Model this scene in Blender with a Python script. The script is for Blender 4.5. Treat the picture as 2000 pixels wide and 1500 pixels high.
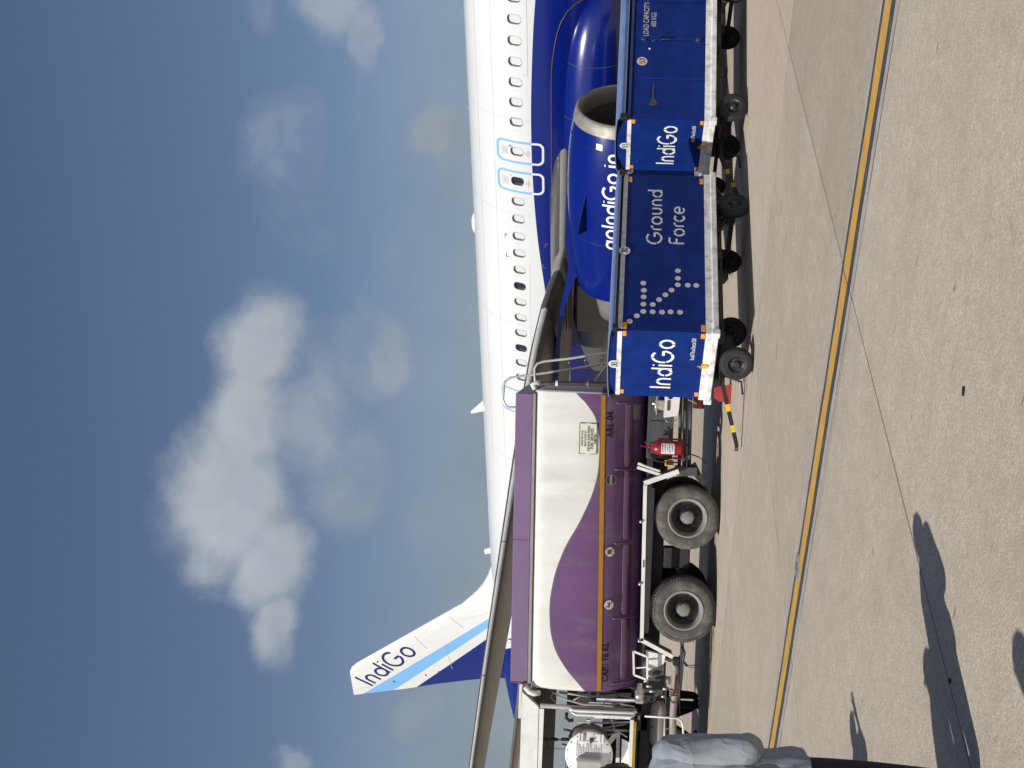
import bpy, bmesh, math, random
from math import sin, cos, pi, radians, atan2, asin, sqrt, exp
from mathutils import Vector, Matrix
random.seed(7)
for o in list(bpy.data.objects): bpy.data.objects.remove(o)
SC = bpy.context.scene
COL = SC.collection

# ------------------------------------------------------------------ camera
# photograph was shot upright and stored on its side: camera rolled by a quarter turn
FPX, PITCH, ROLL, CAMH = 2422.4, 0.0888, 0.0426, 1.656
Fw = Vector((0, cos(PITCH), sin(PITCH)))
Up = Vector((0, -sin(PITCH), cos(PITCH)))
Rt = Vector((1, 0, 0))
RT = Rt * cos(ROLL) + Up * sin(ROLL)
UP = Up * cos(ROLL) - Rt * sin(ROLL)
cd = bpy.data.cameras.new('camera'); cam = bpy.data.objects.new('camera', cd); COL.objects.link(cam)
right, up, back = -UP, RT, -Fw
cam.matrix_world = Matrix(((right.x, up.x, back.x, 0), (right.y, up.y, back.y, 0), (right.z, up.z, back.z, CAMH), (0, 0, 0, 1)))
cd.sensor_fit = 'HORIZONTAL'; cd.sensor_width = 36.0; cd.lens = FPX / 2000 * 36
cd.clip_start = 0.1; cd.clip_end = 6000
SC.camera = cam

# ------------------------------------------------------------------ light
SUN_EL = radians(43.0)
sun_h = Vector((-0.615, -0.788, 0)).normalized()
sun_dir = Vector((sun_h.x * cos(SUN_EL), sun_h.y * cos(SUN_EL), sin(SUN_EL)))
sl = bpy.data.lights.new('sun', 'SUN'); sl.energy = 4.6; sl.angle = radians(0.55); sl.color = (1.0, 0.95, 0.87)
so = bpy.data.objects.new('sun', sl); COL.objects.link(so)
so.rotation_euler = sun_dir.to_track_quat('Z', 'Y').to_euler()
so.location = sun_dir * 100
SC.view_settings.view_transform = 'Standard'
try: SC.view_settings.look = 'None'
except Exception: pass
SC.view_settings.gamma = 1.0
SC.view_settings.use_curve_mapping = False
SC.view_settings.exposure = 0.0

def dir_px(px, py):
    "direction of photograph pixel (x, y) of the 2000x1500 picture"
    u, v = 1500 - py, px
    d = Fw + RT * ((u - 750) / FPX) - UP * ((v - 1000) / FPX)
    return d.normalized()

def azel(px, py):
    d = dir_px(px, py); return atan2(d.x, d.y), asin(d.z)

def P(px, py, Y):
    "point seen at photograph pixel (x, y) at distance Y in front of the camera"
    d = dir_px(px, py); t = Y / d.y
    return Vector((d.x * t, Y, CAMH + d.z * t))

W = bpy.data.worlds.new('World'); SC.world = W; W.use_nodes = True
nt = W.node_tree; N = nt.nodes; L = nt.links; N.clear()
def wn(t, **k):
    n = N.new(t)
    for a, b in k.items(): setattr(n, a, b)
    return n
def wmath(op, a, b=None, c=None, clamp=False):
    n = wn('ShaderNodeMath', operation=op, use_clamp=clamp)
    for i, s in enumerate((a, b, c)):
        if s is None: continue
        if isinstance(s, (int, float)): n.inputs[i].default_value = s
        else: L.new(s, n.inputs[i])
    return n.outputs[0]
sky = wn('ShaderNodeTexSky', sky_type='NISHITA', sun_disc=False)
sky.sun_elevation = SUN_EL; sky.sun_rotation = atan2(sun_h.x, sun_h.y)
sky.altitude = 0; sky.air_density = 1.0; sky.dust_density = 1.3; sky.ozone_density = 1.2
tc = wn('ShaderNodeTexCoord')
sep = wn('ShaderNodeSeparateXYZ'); L.new(tc.outputs['Generated'], sep.inputs[0])
az = wmath('ARCTAN2', sep.outputs[0], sep.outputs[1]); el = wmath('ARCSINE', sep.outputs[2])
cmb = wn('ShaderNodeCombineXYZ'); L.new(az, cmb.inputs[0]); L.new(el, cmb.inputs[1])
def wnoise(scale, det, rough, dist=0.0, off=(0, 0, 0), vec=None):
    mp = wn('ShaderNodeMapping'); L.new(vec or cmb.outputs[0], mp.inputs[0]); mp.inputs['Location'].default_value = off
    n = wn('ShaderNodeTexNoise'); L.new(mp.outputs[0], n.inputs['Vector'])
    n.inputs['Scale'].default_value = scale; n.inputs['Detail'].default_value = det
    n.inputs['Roughness'].default_value = rough; n.inputs['Distortion'].default_value = dist
    return n
warp = wnoise(9, 5, 0.6)
vs = wn('ShaderNodeVectorMath', operation='SUBTRACT'); L.new(warp.outputs['Color'], vs.inputs[0]); vs.inputs[1].default_value = (0.5, 0.5, 0.5)
vm = wn('ShaderNodeVectorMath', operation='SCALE'); L.new(vs.outputs[0], vm.inputs[0]); vm.inputs['Scale'].default_value = 0.060
va = wn('ShaderNodeVectorMath', operation='ADD'); L.new(cmb.outputs[0], va.inputs[0]); L.new(vm.outputs[0], va.inputs[1])
PW = va.outputs[0]
# clouds: (photo x, photo y, half size across x, half size across y, weight)
CL = [(440, 960, 150, 190, 1.0), (500, 680, 115, 140, 0.95), (480, 820, 125, 150, 1.0), (520, 1090, 95, 140, 0.95), (400, 1080, 80, 100, .6),
      (535, 1230, 62, 100, 0.85), (610, 830, 130, 190, 0.52), (680, 940, 140, 170, 0.46), (720, 700, 120, 150, 0.40), (640, 690, 110, 130, .34), (800, 520, 90, 130, .30),
      (760, 690, 62, 120, 0.62), (655, 10, 85, 90, 0.62), (715, 75, 50, 80, 0.6),
      (840, 250, 85, 75, 0.8), (890, 330, 60, 130, 0.55), (850, 1040, 90, 110, 0.5), (840, 1400, 90, 110, 0.52),
      (560, 290, 130, 130, 0.27), (520, 20, 40, 70, 0.4), (560, 1480, 50, 40, 0.6), (900, 1150, 90, 120, 0.42), (620, 400, 130, 120, 0.22)]
tot = None
for (cx, cy, sx, sy, wt) in CL:
    a0, e0 = azel(cx, cy)
    m = wn('ShaderNodeVectorMath', operation='MULTIPLY_ADD'); L.new(PW, m.inputs[0])
    ka, ke = FPX / sy, FPX / sx
    m.inputs[1].default_value = (ka, ke, 0); m.inputs[2].default_value = (-a0 * ka, -e0 * ke, 0)
    ln = wn('ShaderNodeVectorMath', operation='LENGTH'); L.new(m.outputs[0], ln.inputs[0])
    v = wmath('MULTIPLY', wmath('SUBTRACT', 1.05, ln.outputs['Value'], clamp=False), wt)
    v = wmath('MINIMUM', v, wt * 0.62)
    tot = v if tot is None else wmath('SMOOTH_MAX', tot, v, 0.12)
# the rest of the sky carries scattered clouds of the same kind
far = wnoise(3.2, 4, 0.55, off=(4.3, 1.7, 0))
away = wmath('SUBTRACT', wmath('ABSOLUTE', az), 0.42)
away = wmath('MULTIPLY', away, 4.0, clamp=True)
fv = wmath('SUBTRACT', wmath('MULTIPLY', wmath('SUBTRACT', far.outputs['Fac'], 0.52), 3.0), wmath('MULTIPLY', wmath('SUBTRACT', 1.0, away), 2.0))
tot = wmath('MAXIMUM', tot, wmath('MINIMUM', fv, 0.5))
fb = wnoise(16, 9, 0.62, 0.35)
dens0 = wmath('ADD', tot, wmath('MULTIPLY', wmath('SUBTRACT', fb.outputs['Fac'], 0.5), 0.56))
mr = wn('ShaderNodeMapRange', interpolation_type='SMOOTHSTEP'); L.new(dens0, mr.inputs['Value'])
mr.inputs['From Min'].default_value = 0.02; mr.inputs['From Max'].default_value = 0.66
above = wmath('MULTIPLY', wmath('ADD', el, 0.01), 12, clamp=True)
dens = wmath('MULTIPLY', wmath('MULTIPLY', mr.outputs[0], above), 0.93)
# thin haze bank low over the horizon
low = wn('ShaderNodeMapRange', interpolation_type='SMOOTHSTEP'); L.new(el, low.inputs['Value'])
low.inputs['From Min'].default_value = 0.26; low.inputs['From Max'].default_value = -0.02; low.inputs['To Max'].default_value = 0.78
dens = wmath('MAXIMUM', dens, low.outputs[0])
# cloud colour: brighter puffs, greyer bases and thin parts
fb2 = wnoise(7, 5, 0.55, 0.2, off=(0.02, 0.03, 0))
cr = wn('ShaderNodeMapRange'); L.new(fb2.outputs['Fac'], cr.inputs['Value'])
cr.inputs['From Min'].default_value = 0.30; cr.inputs['From Max'].default_value = 0.70
elf = wn('ShaderNodeMapRange'); L.new(el, elf.inputs['Value']); elf.inputs['From Min'].default_value = 0.10; elf.inputs['From Max'].default_value = 0.30
cf = wmath('ADD', wmath('MULTIPLY', cr.outputs[0], 0.45), wmath('MULTIPLY', elf.outputs[0], 0.55))
cm = wn('ShaderNodeMix', data_type='RGBA'); L.new(cf, cm.inputs[0])
cm.inputs[6].default_value = (0.198, 0.236, 0.270, 1); cm.inputs[7].default_value = (0.53, 0.56, 0.60, 1)
# sky strength
SKY_STRENGTH = 0.062
sk = wn('ShaderNodeVectorMath', operation='SCALE'); L.new(sky.outputs[0], sk.inputs[0]); sk.inputs['Scale'].default_value = SKY_STRENGTH
hz = wn('ShaderNodeHueSaturation'); hz.inputs['Saturation'].default_value = 0.98; L.new(sk.outputs[0], hz.inputs['Color'])
tn = wn('ShaderNodeVectorMath', operation='MULTIPLY'); L.new(hz.outputs[0], tn.inputs[0]); tn.inputs[1].default_value = (1.0, 1.03, 1.14)
mx = wn('ShaderNodeMix', data_type='RGBA'); L.new(dens, mx.inputs[0]); L.new(tn.outputs[0], mx.inputs[6]); L.new(cm.outputs[2], mx.inputs[7])
bg = wn('ShaderNodeBackground'); L.new(mx.outputs[2], bg.inputs[0]); bg.inputs[1].default_value = 1.0
wo = wn('ShaderNodeOutputWorld'); L.new(bg.outputs[0], wo.inputs[0])

# ------------------------------------------------------------------ materials
def nmath(nt, op, a, b=None, c=None, clamp=False):
    n = nt.nodes.new('ShaderNodeMath'); n.operation = op; n.use_clamp = clamp
    for i, s in enumerate((a, b, c)):
        if s is None: continue
        if isinstance(s, (int, float)): n.inputs[i].default_value = s
        else: nt.links.new(s, n.inputs[i])
    return n.outputs[0]
def nmix(nt, f, a, b):
    n = nt.nodes.new('ShaderNodeMix'); n.data_type = 'RGBA'
    for i, s in ((0, f), (6, a), (7, b)):
        if isinstance(s, (int, float)): n.inputs[i].default_value = s
        elif isinstance(s, (tuple, list)): n.inputs[i].default_value = (*s[:3], 1)
        else: nt.links.new(s, n.inputs[i])
    return n.outputs[2]
def nnoise(nt, scale, det=4, rough=0.55, vec=None, stretch=None):
    n = nt.nodes.new('ShaderNodeTexNoise'); n.inputs['Scale'].default_value = scale
    n.inputs['Detail'].default_value = det; n.inputs['Roughness'].default_value = rough
    if vec is None:
        t = nt.nodes.new('ShaderNodeTexCoord'); vec = t.outputs['Object']
    if stretch:
        mp = nt.nodes.new('ShaderNodeMapping'); mp.inputs['Scale'].default_value = stretch
        nt.links.new(vec, mp.inputs[0]); vec = mp.outputs[0]
    nt.links.new(vec, n.inputs['Vector'])
    return n.outputs['Fac']
def nramp(nt, f, lo, hi):
    n = nt.nodes.new('ShaderNodeMapRange'); n.inputs['From Min'].default_value = lo; n.inputs['From Max'].default_value = hi
    n.interpolation_type = 'SMOOTHSTEP'
    nt.links.new(f, n.inputs['Value']); return n.outputs[0]
MATS = {}
def mat(name, col, rough=0.5, metal=0.0, var=0.12, vscale=3.0, dirt=0.0, dirtcol=(0.16, 0.13, 0.10), dscale=2.2, bump=0.0, bscale=60, coat=0.0, stretch=None, custom=None, spec=0.5):
    if name in MATS: return MATS[name]
    m = bpy.data.materials.new(name); m.use_nodes = True; nt = m.node_tree
    b = nt.nodes['Principled BSDF']
    b.inputs['Roughness'].default_value = rough; b.inputs['Metallic'].default_value = metal
    b.inputs['Specular IOR Level'].default_value = spec; b.inputs['Coat Weight'].default_value = coat; b.inputs['Coat Roughness'].default_value = 0.06
    base = custom(nt) if custom else col
    c = base
    if var > 0:
        f = nramp(nt, nnoise(nt, vscale, 5, 0.6, stretch=stretch), 0.3, 0.7)
        vv = nt.nodes.new('ShaderNodeMix'); vv.data_type = 'RGBA'; vv.blend_type = 'MULTIPLY'
        vv.inputs[0].default_value = 1.0
        if isinstance(base, tuple): vv.inputs[6].default_value = (*base, 1)
        else: nt.links.new(base, vv.inputs[6])
        g = nmix(nt, f, (1 - var,) * 3, (1 + var * 0.5,) * 3); nt.links.new(g, vv.inputs[7]); c = vv.outputs[2]
    if dirt > 0:
        f = nramp(nt, nnoise(nt, dscale, 8, 0.7, stretch=stretch), 0.48, 0.72)
        c = nmix(nt, nmath(nt, 'MULTIPLY', f, dirt), c, dirtcol)
        r = nmath(nt, 'ADD', nmath(nt, 'MULTIPLY', f, 0.35 * dirt), rough, clamp=True)
        nt.links.new(r, b.inputs['Roughness'])
    if isinstance(c, tuple): b.inputs['Base Color'].default_value = (*c, 1)
    else: nt.links.new(c, b.inputs['Base Color'])
    if bump > 0:
        bn = nt.nodes.new('ShaderNodeBump'); bn.inputs['Strength'].default_value = bump; bn.inputs['Distance'].default_value = 0.01
        nt.links.new(nnoise(nt, bscale, 4, 0.6), bn.inputs['Height']); nt.links.new(bn.outputs[0], b.inputs['Normal'])
    MATS[name] = m
    return m
def fcurve(nt, xin, pts, x0, x1, y0, y1):
    "piecewise curve y(x) through pts, in object coordinates"
    fc = nt.nodes.new('ShaderNodeFloatCurve')
    xn = nmath(nt, 'DIVIDE', nmath(nt, 'SUBTRACT', xin, x0), x1 - x0, clamp=True)
    nt.links.new(xn, fc.inputs['Value'])
    cu = fc.mapping.curves[0]
    pp = sorted([((x - x0) / (x1 - x0), (y - y0) / (y1 - y0)) for x, y in pts])
    cu.points[0].location = pp[0]; cu.points[-1].location = pp[-1]
    for q in pp[1:-1]: cu.points.new(*q)
    fc.mapping.update()
    return nmath(nt, 'ADD', nmath(nt, 'MULTIPLY', fc.outputs[0], y1 - y0), y0)
def objxyz(nt):
    t = nt.nodes.new('ShaderNodeTexCoord'); s = nt.nodes.new('ShaderNodeSeparateXYZ'); nt.links.new(t.outputs['Object'], s.inputs[0])
    return s.outputs
def step(nt, a, b, soft=0.006):
    "1 where a > b"
    return nmath(nt, 'ADD', nmath(nt, 'DIVIDE', nmath(nt, 'SUBTRACT', a, b), soft), 0.5, clamp=True)

PBLUE = (0.0010, 0.0105, 0.155); WHITE = (0.80, 0.80, 0.78); SKYB = (0.19, 0.42, 0.74)
M_white = mat('white_paint', (0.70, 0.69, 0.655), 0.35, var=0.06, dirt=0.25, dirtcol=(0.45, 0.41, 0.35))
M_wwhite = mat('worn_white_paint', (0.76, 0.75, 0.75), 0.5, var=0.15, vscale=9, dirt=0.95, dirtcol=(0.33, 0.30, 0.28), dscale=6)
M_letter = mat('white_lettering', (0.82, 0.82, 0.80), 0.45, var=0.05)
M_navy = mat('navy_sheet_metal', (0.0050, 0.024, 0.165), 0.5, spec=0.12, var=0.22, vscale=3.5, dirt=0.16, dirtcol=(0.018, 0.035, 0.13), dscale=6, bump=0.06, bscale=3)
M_roof = mat('sky_sheen_blue_roof', (0.13, 0.20, 0.40), 0.32, var=0.15, dirt=0.35, dirtcol=(0.3, 0.34, 0.42))  # blue lightened in the colour, standing in for reflected sky and sun
M_frameblue = mat('blue_steel_angle', (0.012, 0.030, 0.15), 0.35, var=0.15, dirt=0.2)
M_greystrip = mat('grey_rubbed_strip', (0.58, 0.58, 0.60), 0.5, var=0.2, vscale=12, dirt=0.5, dirtcol=(0.25, 0.25, 0.26), dscale=10)
M_rubber = mat('black_rubber', (0.014, 0.014, 0.015), 0.75, var=0.2, vscale=15)
M_blackpaint = mat('black_paint', (0.012, 0.012, 0.013), 0.45, var=0.2)
M_dark = mat('dark_chassis_steel', (0.022, 0.022, 0.024), 0.6, var=0.3, dirt=0.4, dirtcol=(0.07, 0.06, 0.05))
M_gpanel = mat('charcoal_panel', (0.060, 0.066, 0.068), 0.5, var=0.15, dirt=0.3, dirtcol=(0.12, 0.11, 0.10))
M_orange = mat('orange_reflector', (0.80, 0.33, 0.015), 0.3, var=0.1, vscale=30)
M_yellow = mat('yellow_paint_steel', (0.70, 0.43, 0.012), 0.45, var=0.1)
M_red = mat('red_paint', (0.27, 0.014, 0.020), 0.35, var=0.15)
M_redlens = mat('dark_red_lens', (0.10, 0.008, 0.008), 0.2, var=0.1)
M_redplastic = mat('red_plastic', (0.38, 0.04, 0.045), 0.45, var=0.1)
M_alu = mat('brushed_aluminium', (0.62, 0.60, 0.56), 0.35, 0.7, var=0.15, vscale=10)
M_steel = mat('plain_steel', (0.35, 0.34, 0.32), 0.4, 0.8, var=0.2, vscale=14)
M_rimgrey = mat('dusty_rim_steel', (0.25, 0.245, 0.23), 0.7, 0.05, var=0.2, dirt=0.5, dirtcol=(0.26, 0.22, 0.17))
M_taupe = mat('taupe_vessel_paint', (0.27, 0.25, 0.225), 0.5, var=0.12, dirt=0.3)
M_line = mat('dark_text', (0.03, 0.03, 0.035), 0.6, var=0.0)
M_black = mat('deep_black', (0.004, 0.004, 0.005), 0.9, var=0.0)
def tyre_cust(nt):
    f = nramp(nt, nnoise(nt, 5, 8, 0.7), 0.42, 0.66); return nmix(nt, nmath(nt, 'MULTIPLY', f, 0.6), (0.068, 0.068, 0.066), (0.19, 0.168, 0.130))
M_tyre = mat('dusty_truck_tyre', None, 0.85, var=0.1, custom=tyre_cust)
M_ctyre = mat('dusty_cart_tyre', (0.018, 0.018, 0.019), 0.8, var=0.3, vscale=12, dirt=0.35, dirtcol=(0.05, 0.047, 0.044), dscale=9)

# ------------------------------------------------------------------ object helpers
def link(o, parent=None, keep=True):
    COL.objects.link(o)
    if parent is not None:
        o.parent = parent
        if keep:
            o.matrix_parent_inverse = Matrix.Identity(4)
    return o
def empty(name, loc, rz=0.0, label=None, cat=None, group=None):
    o = bpy.data.objects.new(name, None); o.empty_display_size = 0.3
    COL.objects.link(o); o.location = loc; o.rotation_euler = (0, 0, rz)
    if label: o['label'] = label
    if cat: o['category'] = cat
    if group: o['group'] = group
    return o
class MB:
    "collects simple shapes in the local frame of the thing"
    def __init__(s): s.v = []; s.f = []; s.m = []; s.sm = []
    def add(s, vs, fs, mi=0, smooth=False):
        o = len(s.v); s.v += [tuple(q) for q in vs]
        for f in fs: s.f.append(tuple(i + o for i in f)); s.m.append(mi); s.sm.append(smooth)
    def box(s, x0, x1, y0, y1, z0, z1, mi=0, bev=0.0):
        if bev > 0:
            b = min(bev, (x1 - x0) / 2.1, (y1 - y0) / 2.1, (z1 - z0) / 2.1)
            bm = bmesh.new(); bmesh.ops.create_cube(bm, size=1)
            for v in bm.verts: v.co = Vector(((x0 + x1) / 2 + v.co.x * (x1 - x0), (y0 + y1) / 2 + v.co.y * (y1 - y0), (z0 + z1) / 2 + v.co.z * (z1 - z0)))
            bmesh.ops.bevel(bm, geom=bm.edges[:], offset=b, segments=1, affect='EDGES', profile=0.7)
            bm.verts.index_update()
            s.add([v.co[:] for v in bm.verts], [[v.index for v in f.verts] for f in bm.faces], mi); bm.free(); return
        v = [(x, y, z) for x in (x0, x1) for y in (y0, y1) for z in (z0, z1)]
        s.add(v, [(0, 1, 3, 2), (4, 6, 7, 5), (0, 4, 5, 1), (2, 3, 7, 6), (0, 2, 6, 4), (1, 5, 7, 3)], mi)
    def tube(s, pts, r, n=8, mi=0, close=True, smooth=True):
        pts = [Vector(p) for p in pts]; rs = r if isinstance(r, (list, tuple)) else [r] * len(pts)
        rings = []; prev = None
        for i, p in enumerate(pts):
            t = (pts[min(i + 1, len(pts) - 1)] - pts[max(i - 1, 0)]).normalized()
            if prev is None:
                a = Vector((0, 0, 1)) if abs(t.z) < 0.9 else Vector((1, 0, 0)); nn = t.cross(a).normalized()
            else: nn = (prev - t * prev.dot(t)).normalized()
            prev = nn; bb = t.cross(nn)
            rings.append([p + (nn * cos(2 * pi * k / n) + bb * sin(2 * pi * k / n)) * rs[i] for k in range(n)])
        v = [q for rg in rings for q in rg]; f = []
        for i in range(len(pts) - 1):
            for k in range(n): f.append((i * n + k, i * n + (k + 1) % n, (i + 1) * n + (k + 1) % n, (i + 1) * n + k))
        s.add(v, f, mi, smooth)
        if close:
            o = len(s.v) - len(v)
            s.f.append(tuple(o + k for k in range(n))[::-1]); s.m.append(mi); s.sm.append(False)
            s.f.append(tuple(o + (len(pts) - 1) * n + k for k in range(n))); s.m.append(mi); s.sm.append(False)
    def beam(s, a, b, w, h, mi=0, upv=(0, 0, 1)):
        a = Vector(a); b = Vector(b); t = (b - a).normalized(); u = Vector(upv); sd = t.cross(u).normalized(); u = sd.cross(t)
        v = [p + sd * i * w / 2 + u * j * h / 2 for p in (a, b) for i in (-1, 1) for j in (-1, 1)]
        s.add(v, [(0, 1, 3, 2), (4, 6, 7, 5), (0, 4, 5, 1), (2, 3, 7, 6), (0, 2, 6, 4), (1, 5, 7, 3)], mi)
    def lathe(s, prof, c, axis='y', n=32, mi=0, smooth=True, capstart=False, capend=False):
        "prof: list of (along, radius[, mi])"
        c = Vector(c); ax = {'x': (Vector((1, 0, 0)), Vector((0, 1, 0)), Vector((0, 0, 1))), 'y': (Vector((0, 1, 0)), Vector((0, 0, 1)), Vector((1, 0, 0))), 'z': (Vector((0, 0, 1)), Vector((1, 0, 0)), Vector((0, 1, 0)))}[axis] if isinstance(axis, str) else axis
        v = []; 
        for q in prof:
            for k in range(n): v.append(c + ax[0] * q[0] + (ax[1] * cos(2 * pi * k / n) + ax[2] * sin(2 * pi * k / n)) * q[1])
        o = len(s.v); s.v += [tuple(q) for q in v]
        for i in range(len(prof) - 1):
            mm = prof[i + 1][2] if len(prof[i + 1]) > 2 else mi
            for k in range(n): s.f.append((o + i * n + k, o + i * n + (k + 1) % n, o + (i + 1) * n + (k + 1) % n, o + (i + 1) * n + k)); s.m.append(mm); s.sm.append(smooth)
        if capstart: s.f.append(tuple(o + k for k in range(n))[::-1]); s.m.append(mi); s.sm.append(False)
        if capend: s.f.append(tuple(o + (len(prof) - 1) * n + k for k in range(n))); s.m.append(prof[-1][2] if len(prof[-1]) > 2 else mi); s.sm.append(False)
    def grid(s, rows, mi=0, smooth=True, closed=False, mfun=None):
        "rows: list of equally long lists of points"
        n = len(rows[0]); v = [p for r in rows for p in r]; o = len(s.v); s.v += [tuple(p) for p in v]
        for i in range(len(rows) - 1):
            for k in range(n if closed else n - 1):
                s.f.append((o + i * n + k, o + i * n + (k + 1) % n, o + (i + 1) * n + (k + 1) % n, o + (i + 1) * n + k))
                s.m.append(mfun(i, k) if mfun else mi); s.sm.append(smooth)
    def poly(s, pts, mi=0): s.add(pts, [tuple(range(len(pts)))], mi)
    def prism(s, pts, off, mi=0):
        "closed outline pts extruded by vector off"
        off = Vector(off); n = len(pts); a = [Vector(p) for p in pts]; b = [p + off for p in a]
        s.add(a + b, [tuple(range(n))[::-1], tuple(range(n, 2 * n))] + [(i, (i + 1) % n, n + (i + 1) % n, n + i) for i in range(n)], mi)
    def map(s, fn): s.v = [tuple(fn(Vector(q))) for q in s.v]; return s
    def mesh(s, name, mats):
        me = bpy.data.meshes.new(name); me.from_pydata(s.v, [], s.f)
        for m in (mats if isinstance(mats, (list, tuple)) else [mats]): me.materials.append(m)
        me.polygons.foreach_set('material_index', s.m); me.polygons.foreach_set('use_smooth', s.sm); me.update()
        bm = bmesh.new(); bm.from_mesh(me); bmesh.ops.recalc_face_normals(bm, faces=bm.faces); bm.to_mesh(me); bm.free()
        return me
    def build(s, name, mats, parent=None, label=None, cat=None, group=None, kind=None, loc=None):
        o = bpy.data.objects.new(name, s.mesh(name, mats)); link(o, parent)
        if loc is not None: o.location = loc
        for k, v in (('label', label), ('category', cat), ('group', group), ('kind', kind)):
            if v: o[k] = v
        return o
def copy_tree(o, parent=None):
    c = o.copy(); COL.objects.link(c); c.parent = parent
    for ch in [q for q in bpy.data.objects if q.parent == o]: copy_tree(ch, c)
    return c
def arc(cx, cy, r, a0, a1, n=14): return [(cx + r * cos(radians(a0 + (a1 - a0) * i / n)), cy + r * sin(radians(a0 + (a1 - a0) * i / n))) for i in range(n + 1)]

# ---- rounded single-stroke lettering (cap height 1)
def glyph(ch):
    if ch == 'I': return [[(0, 0), (0, 1)]], 0.30
    if ch == 'n': return [[(0, 0), (0, .40)] + arc(.25, .40, .25, 180, 0) + [(.5, 0)]], 0.80
    if ch == 'u': return [[(0, .66), (0, .27)] + arc(.25, .27, .25, 180, 360) + [(.5, .66)]], 0.80
    if ch == 'd': return [arc(.29, .32, .30, 20, 340, 24), [(.59, 1), (.59, 0)]], 0.88
    if ch == 'i': return [[(0, 0), (0, .66)], [(0, .86), (0, .93)]], 0.30
    if ch == 'G': return [arc(.46, .49, .49, 48, 352, 30) , [(.56, .46), (.95, .46)]], 1.24
    if ch == 'o': return [arc(.31, .32, .32, 0, 360, 28)], 0.92
    if ch == 'r': return [[(0, 0), (0, .40)] + arc(.25, .40, .25, 180, 90, 7) + [(.33, .65)]], 0.50
    if ch == 'e': return [arc(.31, .32, .32, 0, 310, 24), [(0.02, .32), (.62, .32)]], 0.90
    if ch == 'c': return [arc(.31, .32, .32, 50, 310, 20)], 0.78
    if ch == 'F': return [[(0, 0), (0, .78)] + arc(.2, .78, .2, 180, 90, 6) + [(.55, .98)], [(0, .5), (.45, .5)]], 0.76
    if ch == 'g': return [arc(.29, .32, .30, 0, 360, 24), [(.59, .66), (.59, -.05)] + arc(.32, -.05, .27, 0, -130, 10)], 0.90
    if ch == '.': return [[(0, -.01), (0, .07)]], 0.28
    if ch == '0': return [arc(.24, .26, .24, 180, 360, 10) + arc(.24, .74, .24, 0, 180, 10) + [(0, .26)]], 0.70
    if ch == '3': return [arc(.22, .74, .24, 150, -90, 10) + arc(.22, .25, .25, 90, -150, 12)], 0.68
    if ch == '5': return [[(.46, .98), (.06, .98), (.03, .56)] + arc(.20, .31, .30, 122, -140, 14)], 0.70
    if ch == '2': return [arc(.24, .73, .25, 165, -35, 12) + [(0, 0.02), (.5, .02)]], 0.70
    if ch == '8': return [arc(.25, .75, .21, 0, 360, 16), arc(.25, .27, .26, 0, 360, 18)], 0.72
    if ch == '4': return [[(.4, 0), (.4, 1), (0, .3), (.56, .3)]], 0.74
    if ch == '1': return [[(.05, .8), (.28, .98), (.28, 0)]], 0.55
    return [], 0.4
def split_gap(pl, gaps, gw):
    L_ = [0]
    for a, b in zip(pl, pl[1:]): L_.append(L_[-1] + math.hypot(b[0] - a[0], b[1] - a[1]))
    T = L_[-1]; out = []; cur = []
    def at(t):
        for i in range(len(pl) - 1):
            if L_[i + 1] >= t: 
                k = (t - L_[i]) / max(1e-9, L_[i + 1] - L_[i]); return (pl[i][0] + (pl[i + 1][0] - pl[i][0]) * k, pl[i][1] + (pl[i + 1][1] - pl[i][1]) * k)
        return pl[-1]
    edges = [0.0]
    for g in gaps: edges += [g * T - gw / 2, g * T + gw / 2]
    edges.append(T)
    for a, b in zip(edges[::2], edges[1::2]):
        a = max(a, 0)
        seg = [at(a)] + [p for p, l in zip(pl, L_) if a + 1e-6 < l < b - 1e-6] + [at(b)]
        out.append(seg)
    return out
def stroke_text(text, width=0.13, stencil=False, track=1.0):
    "list of quads (2D) and total advance"
    quads = []; x = 0
    for ch in text:
        if ch == ' ': x += .5; continue
        pls, adv = glyph(ch)
        for pl in pls:
            pieces = [pl]
            if stencil and len(pl) > 6:
                gp = {'o': [.25, .75], 'd': [.22, .5, .78], 'G': [.18, .5, .84], 'n': [.5], 'u': [.5], 'e': [.3, .8], 'c': [.5], 'r': [.75], 'F': [.55]}.get(ch, [.5])
                pieces = split_gap(pl, gp, 0.06)
            for pc in pieces:
                n = len(pc); closed = (not stencil) and n > 10 and math.hypot(pc[0][0] - pc[-1][0], pc[0][1] - pc[-1][1]) < 1e-6
                L2 = []; R2 = []
                for i in range(n):
                    if closed: a = pc[i - 1] if i > 0 else pc[-2]; b = pc[i + 1] if i < n - 1 else pc[1]
                    else: a = pc[max(i - 1, 0)]; b = pc[min(i + 1, n - 1)]
                    dx, dy = b[0] - a[0], b[1] - a[1]; d = math.hypot(dx, dy) or 1; nx, ny = -dy / d * width / 2, dx / d * width / 2
                    L2.append((pc[i][0] + nx + x, pc[i][1] + ny)); R2.append((pc[i][0] - nx + x, pc[i][1] - ny))
                for i in range(n - 1):
                    # subdivide long straight pieces so they can follow curved surfaces
                    m = max(1, int(math.hypot(pc[i + 1][0] - pc[i][0], pc[i + 1][1] - pc[i][1]) / 0.25))
                    lp = lambda A, B, t: (A[0] + (B[0] - A[0]) * t, A[1] + (B[1] - A[1]) * t)
                    for k in range(m):
                        t0, t1 = k / m, (k + 1) / m
                        quads.append([lp(L2[i], L2[i + 1], t0), lp(R2[i], R2[i + 1], t0), lp(R2[i], R2[i + 1], t1), lp(L2[i], L2[i + 1], t1)])
        x += adv * track
    return quads, x
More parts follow.
